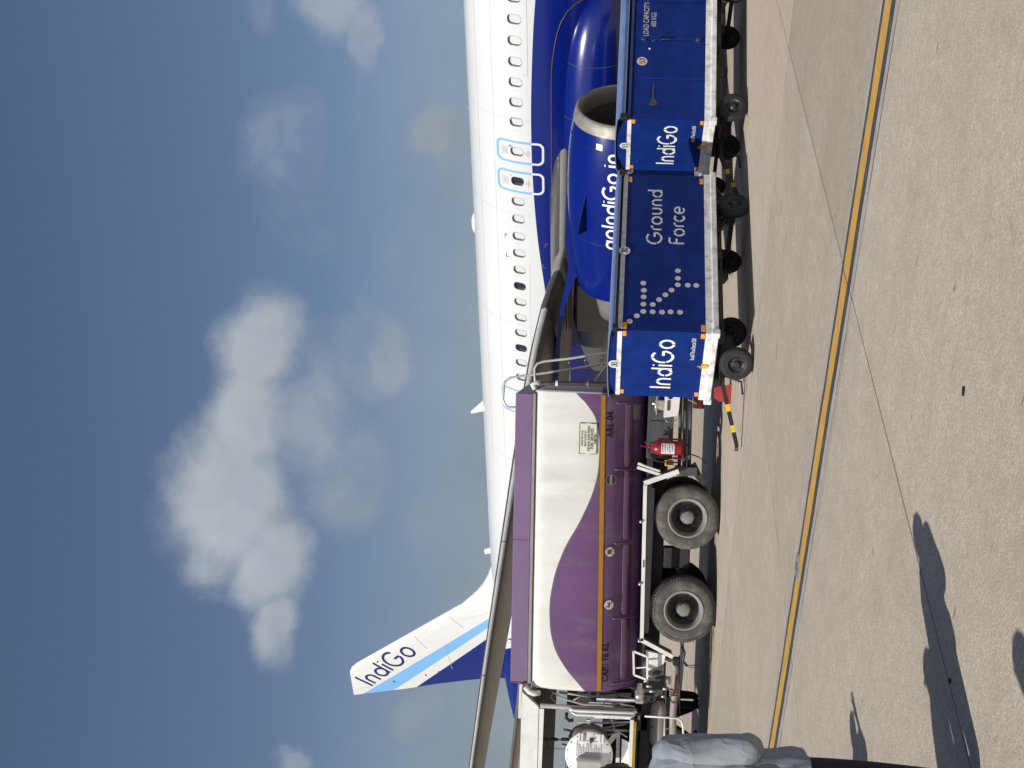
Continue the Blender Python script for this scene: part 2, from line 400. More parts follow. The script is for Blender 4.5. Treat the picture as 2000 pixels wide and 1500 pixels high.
def quads_mb(quads, fn, mi=0, mb=None):
    mb = mb or MB()
    for q in quads: mb.add([fn(a, b) for a, b in q], [(0, 1, 2, 3)], mi)
    return mb
def type_text(body, size=1.0, align='LEFT', bold=0.0):
    "sans lettering from the built-in font, as 2D verts and faces (cap height about size*0.7)"
    cu = bpy.data.curves.new('lettering', 'FONT'); cu.body = body; cu.size = size; cu.align_x = align; cu.resolution_u = 3; cu.offset = bold * size
    o = bpy.data.objects.new('lettering', cu); COL.objects.link(o)
    dg = bpy.context.evaluated_depsgraph_get(); me = bpy.data.meshes.new_from_object(o.evaluated_get(dg))
    bm = bmesh.new(); bm.from_mesh(me)          # cut into thin bands so the letters can follow curved plates
    for i in range(-2, 9): bmesh.ops.bisect_plane(bm, geom=bm.verts[:] + bm.edges[:] + bm.faces[:], plane_co=(0, size * .1 * i + .0003, 0), plane_no=(0, 1, 0))
    bm.to_mesh(me); bm.free()
    v = [(q.co.x, q.co.y) for q in me.vertices]; f = [tuple(p.vertices) for p in me.polygons]
    bpy.data.objects.remove(o); bpy.data.meshes.remove(me); bpy.data.curves.remove(cu)
    return v, f
def type_mb(mb, body, fn, height, align='LEFT', mi=0, squeeze=1.0, bold=0.0):
    v, f = type_text(body, height / 0.70, align, bold)
    mb.add([fn(a * squeeze, b) for a, b in v], f, mi)
    return mb
def copy_loose(o): pass

# ================================================================== ground
GA = radians(-34.5); E1 = Vector((cos(GA), sin(GA), 0)); E2 = Vector((-sin(GA), cos(GA), 0))
def concrete(name, col, joint=False):
    m = bpy.data.materials.new(name); m.use_nodes = True; nt = m.node_tree; b = nt.nodes['Principled BSDF']
    g = nt.nodes.new('ShaderNodeNewGeometry'); pos = g.outputs['Position']
    mp = nt.nodes.new('ShaderNodeMapping'); mp.inputs['Rotation'].default_value = (0, 0, -GA); nt.links.new(pos, mp.inputs[0]); rp = mp.outputs[0]
    big = nramp(nt, nnoise(nt, 0.35, 6, 0.65, rp), 0.32, 0.68)
    med = nramp(nt, nnoise(nt, 1.1, 7, 0.7, rp, stretch=(0.5, 1.8, 1)), 0.3, 0.72)
    grain = nnoise(nt, 38, 5, 0.75, rp, stretch=(0.6, 1.3, 1)); gr = nramp(nt, grain, 0.42, 0.60)
    fine = nramp(nt, nnoise(nt, 75, 3, 0.75, rp), 0.44, 0.62)
    c = nmix(nt, big, (col[0] * .72, col[1] * .72, col[2] * .73), tuple(x * 1.12 for x in col))
    huge = nramp(nt, nnoise(nt, 0.13, 4, 0.6, rp), 0.35, 0.65); c = nmix(nt, nmath(nt, 'MULTIPLY', huge, 0.9), c, (col[0] * .86, col[1] * .88, col[2] * .92))
    br = nramp(nt, nnoise(nt, 0.55, 5, 0.6, rp, stretch=(0.6, 1.5, 1)), 0.44, 0.64); c = nmix(nt, nmath(nt, 'MULTIPLY', br, 0.75), c, (col[0] * 0.74, col[1] * 0.66, col[2] * 0.58))
    c = nmix(nt, nmath(nt, 'MULTIPLY', med, 0.60), c, (col[0] * 0.74, col[1] * 0.71, col[2] * 0.66))
    stk = nramp(nt, nnoise(nt, 7, 6, 0.7, rp, stretch=(1.6, 0.35, 1)), 0.36, 0.62); c = nmix(nt, nmath(nt, 'MULTIPLY', stk, 0.35), c, (col[0] * 0.72, col[1] * 0.70, col[2] * 0.66))
    c = nmix(nt, nmath(nt, 'MULTIPLY', gr, 0.72), c, (col[0] * 0.44, col[1] * 0.42, col[2] * 0.38))
    c = nmix(nt, nmath(nt, 'MULTIPLY', fine, 0.55), c, tuple(x * 1.45 for x in col))
    for sc_, am_, lo_ in ((1.9, .30, .40), (4.3, .34, .42), (6.5, .22, .44)):
        f_ = nramp(nt, nnoise(nt, sc_, 6, 0.72, rp, stretch=(1.25, 0.8, 1)), lo_, lo_ + .22); c = nmix(nt, nmath(nt, 'MULTIPLY', f_, am_), c, (col[0] * 0.62, col[1] * 0.60, col[2] * 0.575))
    mid = nramp(nt, nnoise(nt, 11, 6, 0.75, rp, stretch=(0.7, 1.2, 1)), 0.40, 0.62); c = nmix(nt, nmath(nt, 'MULTIPLY', mid, 0.38), c, (col[0] * 0.58, col[1] * 0.56, col[2] * 0.53))
    # oil drips and tyre rubber
    st = nramp(nt, nnoise(nt, 1.7, 3, 0.5, rp), 0.70, 0.80); c = nmix(nt, nmath(nt, 'MULTIPLY', st, 0.5), c, (0.14, 0.115, 0.095))
    spk = nramp(nt, nnoise(nt, 14, 2, 0.5, rp, stretch=(0.35, 1.6, 1)), 0.70, 0.76); c = nmix(nt, nmath(nt, 'MULTIPLY', spk, 0.45), c, (0.17, 0.15, 0.13))
    sk_ = nramp(nt, nnoise(nt, 1.3, 5, 0.75, rp, stretch=(0.10, 3.0, 1)), 0.60, 0.72); c = nmix(nt, nmath(nt, 'MULTIPLY', sk_, 0.42), c, (0.15, 0.14, 0.125))
    sp = nramp(nt, nnoise(nt, 9, 2, 0.4, rp, stretch=(0.5, 1.6, 1)), 0.755, 0.785); c = nmix(nt, nmath(nt, 'MULTIPLY', sp, 0.7), c, (0.06, 0.055, 0.05))
    oi = nt.nodes.new('ShaderNodeObjectInfo'); tint = nmath(nt, 'ADD', nmath(nt, 'MULTIPLY', oi.outputs['Random'], 0.20), 0.90)
    vm_ = nt.nodes.new('ShaderNodeVectorMath'); vm_.operation = 'SCALE'; nt.links.new(c, vm_.inputs[0]); nt.links.new(tint, vm_.inputs['Scale'])
    nt.links.new(vm_.outputs[0], b.inputs['Base Color']); b.inputs['Roughness'].default_value = 0.9
    b.inputs['Specular IOR Level'].default_value = 0.25
    bn = nt.nodes.new('ShaderNodeBump'); bn.inputs['Strength'].default_value = 0.6; bn.inputs['Distance'].default_value = 0.007
    hh = nmath(nt, 'ADD', nmath(nt, 'MULTIPLY', grain, 1.0), nmath(nt, 'MULTIPLY', fine, 0.35)); nt.links.new(hh, bn.inputs['Height']); nt.links.new(bn.outputs[0], b.inputs['Normal'])
    return m
M_conc = concrete('worn_concrete', (0.545, 0.490, 0.405))
M_conc2 = concrete('pinkish_concrete', (0.540, 0.473, 0.395))
M_conc3 = concrete('greyer_concrete', (0.500, 0.450, 0.374))
M_far = concrete('distant_apron', (0.50, 0.45, 0.38))
M_seal = mat('joint_sealant', (0.045, 0.042, 0.04), 0.8, var=0.3, vscale=4)
mb = MB(); mb.poly([(-3000, -3000, -0.03), (3000, -3000, -0.03), (3000, 3000, -0.03), (-3000, 3000, -0.03)])
ground = mb.build('ground', M_far, kind='structure')
SLX, SLY, GAP = 3.9, 5.5, 0.013
X0s, Y0s = -4.68 - SLX * 8, 13.62 - SLY * 3
NX, NY = 15, 9
c0 = E1 * (X0s + SLX * NX / 2) + E2 * (Y0s + SLY * NY / 2)
mb = MB(); hx, hy = SLX * NX / 2, SLY * NY / 2
mb.poly([tuple(c0 + E1 * a + E2 * b + Vector((0, 0, -0.0045))) for a, b in ((-hx, -hy), (hx, -hy), (hx, hy), (-hx, hy))])
sub = mb.build('apron', M_seal, kind='structure')
def slab_mesh(m, nm):
    bm = bmesh.new(); bmesh.ops.create_cube(bm, size=1)
    for v in bm.verts: v.co = Vector((v.co.x * (SLX - GAP), v.co.y * (SLY - GAP), -0.1 if v.co.z < 0 else 0))
    bmesh.ops.bevel(bm, geom=[e for e in bm.edges if all(v.co.z > -0.01 for v in e.verts)], offset=0.003, segments=1, affect='EDGES')
    me = bpy.data.meshes.new(nm); bm.to_mesh(me); bm.free(); me.materials.append(m); return me
sm1, sm2 = slab_mesh(M_conc, 'concrete_slab'), slab_mesh(M_conc2, 'concrete_slab'); sm3 = slab_mesh(M_conc3, 'concrete_slab')
for j in range(NY):
    for i in range(NX):
        o = bpy.data.objects.new('concrete_slab', sm3 if j == 2 else sm2 if (j == 3 or (i * 7 + j * 5) % 6 == 0 and j > 3) else sm1)
        o.location = E1 * (X0s + SLX * (i + .5)) + E2 * (Y0s + SLY * (j + .5)) + Vector((0, 0, random.uniform(-0.001, 0.0)))
        o.rotation_euler = (0, 0, GA); COL.objects.link(o); o.parent = sub
# painted guide line, one length per slab
LE = 8.44
def paintmat(name, col, wear=0.5):
    return mat(name, col, 0.7, var=0.14, vscale=5, dirt=wear, dirtcol=(0.30, 0.25, 0.18), dscale=9, bump=0.25, bscale=45)
M_yline = paintmat('yellow_line_paint', (0.50, 0.29, 0.055), 0.25); M_bline = paintmat('black_line_paint', (0.045, 0.050, 0.052), 0.22)
M_pale = paintmat('pale_cleaned_concrete', (0.355, 0.33, 0.295), 0.45)
def wob(x, s): return 0.006 * sin(x * 3.1 + s) + 0.004 * sin(x * 7.7 + s * 2)
def strip(mb, a, b, lo, hi, z, s, mi=0):
    n = 40; rows = []
    for i in range(n + 1):
        x = a + (b - a) * i / n
        rows.append([tuple(E1 * x + E2 * (lo + wob(x, s)) + Vector((0, 0, z))), tuple(E1 * x + E2 * (hi + wob(x, s + 2)) + Vector((0, 0, z)))])
    mb.grid(rows, mi, smooth=False)
ln = MB(); pl_ = MB()
for i in range(NX):
    a = X0s + SLX * i + 0.006; b = a + SLX - 0.012
    strip(ln, a, b, LE - .21, LE + .20, 0.0035, 0.3, 0); strip(ln, a, b, LE - .11, LE + .11, 0.006, 0.9, 1)
    strip(pl_, a, b, LE + .20, LE + .27, 0.0015, 3.3, 0); strip(pl_, a, b, LE - .325, LE - .211, 0.0015, 5.3, 0)
ln.build('painted_line', [M_bline, M_yline], sub)
pl_.build('line_margin', M_pale, sub)
# flush light fitting in the line
g = empty('inset_light', (-1.54, 11.42, 0.006), 0, 'round flush steel light fitting set in the yellow line', 'ground light')
mb = MB(); mb.lathe([(0, 0.13), (0.008, 0.12), (0.010, 0.09), (0.010, 0.0)], (0, 0, 0), 'z', 24); mb.build('housing', mat('dull_housing', (.26, .26, .26), .6, .2, var=.3, vscale=20), g)
mb = MB(); mb.lathe([(0.010, 0.05), (0.014, 0.045), (0.014, 0.0)], (0, 0, 0), 'z', 16); mb.build('lens', M_steel, g)
def scrap(px, py, lab, s):
    d = dir_px(px, py); t = -CAMH / d.z; c = Vector((d.x * t, d.y * t, 0))
    mb = MB(); n = 9; rr = [s * random.uniform(.5, 1.1) for _ in range(n)]
    mb.prism([(c.x + rr[k] * cos(2 * pi * k / n) * 1.6, c.y + rr[k] * sin(2 * pi * k / n) * .8, 0.001) for k in range(n)], (0, 0, 0.008)); mb.build('rubber_scrap', M_rubber, None, lab, 'debris')
scrap(1883, 766, 'small dark rubber scrap on bare concrete beyond the yellow line', 0.018)
scrap(1857, 1330, 'small dark rubber scrap lying in the long shadow of the man at left', 0.012)

# ================================================================== aircraft
TH = 0.6788
air = empty('passenger_airplane', (1.3841, 37.4234, 0), -TH, 'white and blue passenger jet parked behind the carts and the fuel truck', 'airplane')
# local frame: x towards the nose, -y towards the camera
ZC = 3.94
def fsec(s):
    "centre z, half width, half height of fuselage at station s"
    top, bot = 6.01, 1.87; hw = 1.975
    if s < -5: 
        t = min(1, (-5 - s) / 13.7); bot = 1.87 + (5.12 - 1.87) * t ** 1.35
    if s < -8:
        t = min(1, (-8 - s) / 10.7); top = 6.01 - 0.60 * t ** 2.2; hw = 1.975 * (1 - t ** 1.7) + 0.20 * t ** 1.7
    if s > 20.5:
        t = min(1, (s - 20.5) / 5.4); k = sqrt(max(0, 1 - t ** 2.1)); hw = 1.975 * k; zc = 3.94 - 0.55 * t ** 1.5; hh = 2.07 * k; return zc, max(hw, .02), max(hh, .02)
    return (top + bot) / 2, hw, (top - bot) / 2
def fpt(s, ang, off=0.0):
    zc, hw, hh = fsec(s); return Vector((s, -(hw + off) * cos(ang), zc + (hh + off) * sin(ang)))
def side_z(s, z, off=0.004):
    "point on the camera side of the constant section at height z"
    a = asin(max(-1, min(1, (z - ZC) / 2.07))); return Vector((s, -(1.975 + off) * cos(a), ZC + (2.07 + off) * sin(a)))
def fus_cust(nt):
    x, y, z = objxyz(nt)
    bz = fcurve(nt, x, [(-19, 6.6), (-15.5, 6.45), (-13.5, 5.6), (-11, 4.0), (-8, 2.9), (-4, 2.7), (0, 3.45), (3.6, 3.93), (5, 4.08), (6.6, 4.175), (8, 4.20), (9.4, 4.17), (11.3, 4.06), (16, 3.5), (26, 2.0)], -19, 26, 0, 8)
    st = step(nt, z, bz, 0.012)
    # faint panel joints on the white skin
    w = nramp(nt, nnoise(nt, 0.6, 4, 0.5, stretch=(0.4, 1, 1)), 0.3, 0.7)
    wh = nmix(nt, w, (0.60, 0.615, 0.615), (0.645, 0.655, 0.65))
    return nmix(nt, st, PBLUE, wh)
M_fus = mat('airliner_gloss_paint', None, 0.25, var=0.0, custom=fus_cust, coat=0.25)
M_pblue = mat('airliner_blue', PBLUE, 0.22, var=0.10, vscale=0.9, coat=0.15, spec=.4)
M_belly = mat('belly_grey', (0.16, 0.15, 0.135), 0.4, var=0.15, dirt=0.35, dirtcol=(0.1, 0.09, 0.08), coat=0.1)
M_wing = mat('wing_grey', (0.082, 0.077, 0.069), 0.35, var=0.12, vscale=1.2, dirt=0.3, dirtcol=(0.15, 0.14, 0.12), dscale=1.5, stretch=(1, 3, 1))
M_slat = mat('leading_edge_metal', (0.36, 0.34, 0.295), 0.34, 0.25, var=0.10, vscale=4, dirt=0.25, dirtcol=(0.3, 0.27, 0.22))
M_lite = mat('pale_leading_edge', (0.70, 0.70, 0.67), 0.4, 0.1, var=0.10, vscale=4, dirt=0.2, dirtcol=(0.3, 0.27, 0.22))
M_lip = mat('inlet_lip_metal', (0.29, 0.277, 0.245), 0.45, 0.25, var=0.2, vscale=4, dirt=0.4, dirtcol=(0.30, 0.27, 0.22))
M_acwhite = mat('airliner_white', (0.68, 0.685, 0.67), 0.28, var=0.04, vscale=1, coat=0.2)
M_shade = mat('window_shade_white', (0.54, 0.54, 0.56), 0.5, var=0.05)
M_glass = mat('dark_cabin_glass', (0.022, 0.030, 0.036), 0.08, var=0.1)
M_wrec = mat('window_recess_grey', (0.20, 0.22, 0.23), 0.5, var=0.1)
M_skyb = mat('light_blue_trim', SKYB, 0.35, var=0.03)
M_seam = mat('brown_panel_seam', (0.10, 0.065, 0.04), 0.5, var=0.2)
M_gseam = mat('grey_panel_seam', (0.50, 0.51, 0.52), 0.5, var=0.1)
M_redmark = mat('red_marking', (0.30, 0.05, 0.05), 0.5, var=0.0)
# cabin windows: stations measured along the row
PIT = 0.533; g1, g2, g3 = 0.823, 0.854, 0.603
rowA = [PIT * i for i in range(12)]; ex2 = rowA[-1] + g3; ex1 = ex2 + g2; rowB = [ex1 + g1 + PIT * k for k in range(24)]
wins = [(s, 'w') for s in rowA] + [(ex2, 'e'), (ex1, 'e')] + [(s, 'w') for s in rowB] + [(-2.05 - PIT * k, 'w') for k in range(14)]
wins.sort()
WZ = 4.578; WHW, WHH = 0.115, 0.165
zb0, zb1 = 4.30, 4.86
A0, A1 = asin((zb0 - ZC) / 2.07), asin((zb1 - ZC) / 2.07)
def rrect(hw, hh, r, n):
    "n*4 points round a rounded rectangle, counter clockwise from right side"
    pts = []
    for (cx, cy, a) in ((hw - r, hh - r, 0), (-hw + r, hh - r, 90), (-hw + r, -hh + r, 180), (hw - r, -hh + r, 270)):
        for i in range(n): pts.append((cx + r * cos(radians(a + 90 * i / (n - 1))), cy + r * sin(radians(a + 90 * i / (n - 1)))))
    return pts
fm = MB()
stn = [-18.7, -18.5, -18, -17.2, -16.2, -15, -14, -13, -12, -11, -10]
cells = []
for s, k in wins:
    cells.append((s - 0.22, s + 0.22, s))
# stations: all cell borders
S_ = sorted(set(stn + [round(c[0], 4) for c in cells] + [round(c[1], 4) for c in cells] + [-9.6, 20.9, 21.6, 22.4, 23.2, 24, 24.7, 25.3, 25.7, 25.88]))
S_ = [s for i, s in enumerate(S_) if i == 0 or s - S_[i - 1] > 0.001]
NB = 8
lowA = [-pi / 2 + (A0 + pi / 2) * i / 16 for i in range(17)]; band = [A0 + (A1 - A0) * i / NB for i in range(NB + 1)]; upA = [A1 + (pi / 2 - A1) * i / 14 for i in range(15)]
for side in (1, -1):
    def fp(s, a, side=side): q = fpt(s, a); return Vector((q.x, q.y * side, q.z))
    for angs in (lowA, upA): fm.grid([[fp(s, a) for a in angs] for s in S_])
    for i in range(len(S_) - 1):
        a, b = S_[i], S_[i + 1]
        hit = [c for c in cells if abs(c[0] - a) < 2e-4 + 1e-4 and abs(c[1] - b) < 3e-4]
        if not hit: fm.grid([[fp(s, t) for t in band] for s in (a, b)]); continue
        sc = hit[0][2]; n = 8; inner = rrect(WHW, WHH, 0.098, n)
        hwc, lo_, hi_ = (b - a) / 2, zb0 - WZ, zb1 - WZ
        outer = []
        for (x, z) in inner:
            t = max(abs(x) / hwc, (z / hi_ if z > 0 else z / lo_)); outer.append((x / t, z / t))
        def mp_(x, z, dep=0.0):
            zz = max(zb0, min(zb1, WZ + z)); an = asin((zz - ZC) / 2.07); q = fpt(sc + x, an, -dep); return Vector((q.x, q.y * side, q.z))
        corners = [(hwc, hi_), (-hwc, hi_), (-hwc, lo_), (hwc, lo_)]
        m = len(inner)
        # snap outer points nearest the corners onto them
        for cx, cz in corners:
            k = min(range(m), key=lambda q: (outer[q][0] - cx) ** 2 + (outer[q][1] - cz) ** 2); outer[k] = (cx, cz)
        mid = [((p[0] + q[0]) / 2, (p[1] + q[1]) / 2) for p, q in zip(inner, outer)]
        rows = [[mp_(*p) for p in r] for r in (inner, mid, outer)]
        fm.grid(rows, closed=True)
fuse = fm.build('fuselage', M_fus, air)
mdl = {}
def win_meshes(side):
    mpw = lambda x, z, dep: (lambda q: Vector((q.x, q.y * side, q.z - WZ)))(fpt(x + 5.0, asin((WZ + z - ZC) / 2.07), -dep) - Vector((5.0, 0, 0)))
    inn = rrect(WHW, WHH, 0.098, 8); inn2 = rrect(WHW - .012, WHH - .012, 0.088, 8); lip = rrect(WHW + .008, WHH + .008, 0.105, 8)
    f = MB(); f.grid([[mpw(x, z, -.003) for x, z in lip], [mpw(x, z, -.004) for x, z in inn], [mpw(x, z, .062) for x, z in inn2]], closed=True, smooth=False)
    p = MB(); p.poly([mpw(x, z, .060) for x, z in inn2])
    return f.mesh('window', M_wrec), p.mesh('pane', M_shade), p.mesh('pane_dark', M_glass)
for side in (1, -1):
    wm, pm, pdm = win_meshes(side)
    for s, k in wins:
        if side < 0 and not (-4 < s < 14): continue
        o = bpy.data.objects.new('window', wm); link(o, air); o.location = (s, 0, WZ)
        dark = k == 'e' and abs(s - ex2) < .01 or abs(s - rowA[7]) < .01 and False or abs(s - rowA[6]) < .01 or abs(s - rowA[2]) < .01
        p = bpy.data.objects.new('pane', pdm if dark else pm); link(p, o)
        if dark: o['label'] = 'window with its shade up'
# exit outlines
def band_outline(mb, s0, s1, z0, z1, r, w, zsplit):
    cs, cz, hw, hh = (s0 + s1) / 2, (z0 + z1) / 2, (s1 - s0) / 2, (z1 - z0) / 2
    o_ = []; 
    def rr(hw, hh, r):
        pts = []
        for (cx, cy, a) in ((hw - r, hh - r, 0), (-hw + r, hh - r, 90), (-hw + r, -hh + r, 180), (hw - r, -hh + r, 270)):
            for i in range(7): pts.append((cx + r * cos(radians(a + 15 * i)), cy + r * sin(radians(a + 15 * i))))
            nx = {0: (-hw + r, hh), 90: (-hw, -hh + r), 180: (hw - r, -hh), 270: (hw, hh - r)}[a]; st = pts[-1]
            for i in range(1, 12): pts.append((st[0] + (nx[0] - st[0]) * i / 12, st[1] + (nx[1] - st[1]) * i / 12))
        return pts
    w = w * 1.15; A = rr(hw, hh, r); B = rr(hw - w, hh - w, r - w * .8); n = len(A)
    for i in range(n):
        j = (i + 1) % n; q = [A[i], A[j], B[j], B[i]]; zm = cz + (A[i][1] + A[j][1]) / 2
        mb.add([side_z(cs + x, cz + z, .005) for x, z in q], [(0, 1, 2, 3)], 0 if zm > zsplit else 1)
for (s0, s1, z0, z1) in ((6.985, 7.615, 3.875, 5.12), (6.13, 6.76, 3.875, 5.12), (-1.42, -0.52, 3.2, 5.22)):
    mb = MB(); band_outline(mb, s0, s1, z0, z1, .16, .05, 4.19 if s0 > 0 else 3.0)
    mb.build('exit_outline' if s0 > 0 else 'door_outline', [M_skyb, M_acwhite], air)
mk = MB()
def mrect(mb, s0, s1, z0, z1, mi=0, off=.006):
    n = 4
    mb.grid([[side_z(s0 + (s1 - s0) * i / n, z0 + (z1 - z0) * j / n, off) for j in range(n + 1)] for i in range(n + 1)], mi)
for c in (7.3, 6.44):
    for (a, b, z0, z1) in ((-.12, .12, 4.97, 4.985), (-.12, .12, 4.83, 4.845), (-.12, -.105, 4.83, 4.98), (.105, .12, 4.83, 4.98)): mrect(mk, c + a, c + b, z0, z1, 0)
    for k in range(4): mrect(mk, c - .08, c + .08, 4.86 + .025 * k, 4.868 + .025 * k, 0)
    mrect(mk, c - .05, c + .05, 4.335, 4.36, 1); mrect(mk, c - .10, c + .10, 4.29, 4.30, 1); mrect(mk, c - .07, c + .07, 4.255, 4.265, 1)
mrect(mk, 7.42, 7.48, 4.72, 4.79, 2); mrect(mk, 6.58, 6.62, 4.74, 4.77, 2)
for (s, z, a, b) in ((4.72, 4.95, 1, 1), (4.12, 4.93, 1, -1), (4.60, 3.85, 1, 1), (3.95, 3.92, 1, -1)):
    mrect(mk, s - .06, s + .06, z, z + .018, 3); mrect(mk, s - .06 if b < 0 else s + .04, s - .04 if b < 0 else s + .06, z - .06, z, 3)
mrect(mk, 9.42, 9.435, 4.28, 4.42, 0); mrect(mk, 9.4, 18, 4.265, 4.272, 0); mrect(mk, -1, 4.0, 4.285, 4.290, 0); mrect(mk, -19, -19.001, 4, 4.01, 0)
sk2 = MB()
for s in (-3.4, 1.87, 5.47, 8.2, 11.2, 14.0, 17.0):
    sk2.grid([[side_z(s + d_, z, .0035) for z in [4.22 + .08 * i for i in range(23)]] for d_ in (0, .012)])
for z in (5.18, 5.62): 
    sk2.grid([[side_z(-4 + 24 * i / 30, z + d_, .0035) for i in range(31)] for d_ in (0, .010)])
sk2.build('skin_joint', mat('skin_joint_grey', (.55, .565, .57), .4, var=.05), air)
mk.build('marking', [M_gseam, mat('pale_red_text', (0.62, 0.35, 0.36), .6, var=0), mat('grey_placard', (.25, .25, .25), .5, var=0), M_redmark], air)
# small fittings on top
mb = MB(); mb.prism([(-2.45, -.01, 5.98), (-2.92, -.01, 5.98), (-3.06, -.01, 6.42), (-2.97, -.01, 6.44)], (0, .03, 0)); mb.build('blade_antenna', M_acwhite, air)
mb = MB(); mb.prism([(-9.1, -.02, 5.93), (-9.42, -.02, 5.93), (-9.5, -.02, 6.22), (-9.28, -.02, 6.24)], (0, .04, 0)); mb.build('blade_antenna', M_acwhite, air)
mb = MB(); mb.grid([[Vector((4.03 + .36 * cos(a) * cos(t), .16 * sin(a) * cos(t), 5.99 + .12 * sin(t))) for a in [2 * pi * k / 20 for k in range(20)]] for t in (0, .3, .7, 1.1, 1.5)], closed=True); mb.build('antenna_dome', M_acwhite, air)
mb = MB(); mb.tube([(7.6, 0, 5.98), (7.6, 0, 6.09)], .025); mb.build('beacon', M_steel, air)
# wing to body fairing
def fair(s):
    t = (s - 6.2) / (5.15 if s > 6.2 else 6.2)
    k = max(0.0, 1 - abs(t) ** (5.0 if t > 0 else 2.6)) ** (0.5 if t > 0 else 0.8); return k
fr = MB(); rows = []
fs = [0.05, .2, .5, 1, 1.6, 2.4, 3.3, 4.4, 5.6, 6.8, 8, 8.8, 9.4, 9.9, 10.3, 10.6, 10.85, 11.05, 11.2, 11.3, 11.345]
for s in fs:
    k = fair(s); hw = 1.45 + 0.78 * k; zt = 2.75 + 0.92 * k; zb = 2.05 - 0.33 * k; zc = (zt + zb) / 2; hh = (zt - zb) / 2
    rows.append([Vector((s, -hw * (abs(cos(a)) ** .62) * (1 if cos(a) > 0 else -1), zc + hh * (abs(sin(a)) ** .8) * (1 if sin(a) > 0 else -1))) for a in [2 * pi * q / 40 for q in range(40)]])
fr.grid(rows, closed=True); fr.poly(rows[0][::-1]); fr.poly(rows[-1])
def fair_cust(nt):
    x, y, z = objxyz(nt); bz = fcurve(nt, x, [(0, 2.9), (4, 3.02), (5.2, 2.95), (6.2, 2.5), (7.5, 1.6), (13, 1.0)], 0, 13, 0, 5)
    return nmix(nt, step(nt, z, bz, .01), (0.085, 0.080, 0.072), PBLUE)  # real grey, darkened further in the colour for missing shade under the wing
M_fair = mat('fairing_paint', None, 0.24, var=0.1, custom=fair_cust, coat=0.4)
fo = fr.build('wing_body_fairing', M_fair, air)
# seams where fairing panels meet
sm = MB()
for s in (8.35, 9.75):
    k = fair(s); hw = 1.45 + .78 * k; zt = 2.75 + .92 * k; zb = 2.05 - .33 * k; zc = (zt + zb) / 2; hh = (zt - zb) / 2
    sm.tube([Vector((s, -(hw) * abs(cos(a)) ** .62, zc + hh * (abs(sin(a)) ** .8) * (1 if sin(a) > 0 else -1))) for a in [radians(t) for t in range(-50, 62, 6)]], .009, 5)
sm.build('panel_seam', M_seam, fo)
# seam along the top edge of the fairing, on the skin
sm = MB(); pts = []
for s, z in ((4.6, 3.68), (6, 3.69), (7.5, 3.69), (8.6, 3.69), (9.4, 3.69), (9.8, 3.665), (10.19, 3.61), (10.5, 3.55), (10.75, 3.47), (11.0, 3.33), (11.17, 3.15), (11.27, 2.94), (11.3, 2.7)): pts.append(side_z(s, z, .006))
sm.tube(pts, .012, 5); sm.build('panel_seam', M_seam, air)

# ---- wings
def airfoil(n=14):
    up, lo = [], []
    for i in range(n + 1):
        x = (1 - cos(pi * i / n)) / 2; yt = 5 * (0.2969 * sqrt(x) - 0.1260 * x - 0.3516 * x ** 2 + 0.2843 * x ** 3 - 0.1036 * x ** 4)
        up.append((x, yt * .62)); lo.append((x, -yt * .42))
    return up[::-1] + lo[1:]          # trailing edge over top to nose, along bottom back
AF = airfoil()
def WZF(y):
    kk = [(0, 3.38), (2, 3.35), (4.7, 3.23), (5.5, 3.50), (6.6, 3.70), (7.76, 3.84), (10, 4.02), (13.4, 4.29), (15.3, 4.41), (17, 4.52)]
    for (a, b), (c, d) in zip(kk, kk[1:]):
        if a <= y <= c: return b + (d - b) * (y - a) / (c - a)
    return 4.52
def wing_sec(y):
    le = 0.40 + 0.528 * (15.26 - y); z = WZF(y)
    if y < 6.4: te = 1.15
    else: te = 1.15 + (-1.75 - 1.15) * (y - 6.4) / (16.6 - 6.4)
    ch = le - te; th = 0.125 - 0.02 * min(1, y / 8)
    return le, ch, z, th
def wpt(y, side, fx, fz, grow=0.0):
    le, ch, z, th = wing_sec(y); return Vector((le - ch * fx + grow * (1 if fx < .5 else 0), -y * side, z + ch * th * fz * 2.0 / 1.0 * 0.9 - 0.02 * ch * fx))
ys = [1.2, 1.9, 2.6, 3.5, 4.2, 4.7, 5.2, 5.7, 6.1, 6.6, 7.1, 7.5, 9, 10.5, 12, 13.5, 15, 16.2, 16.6]
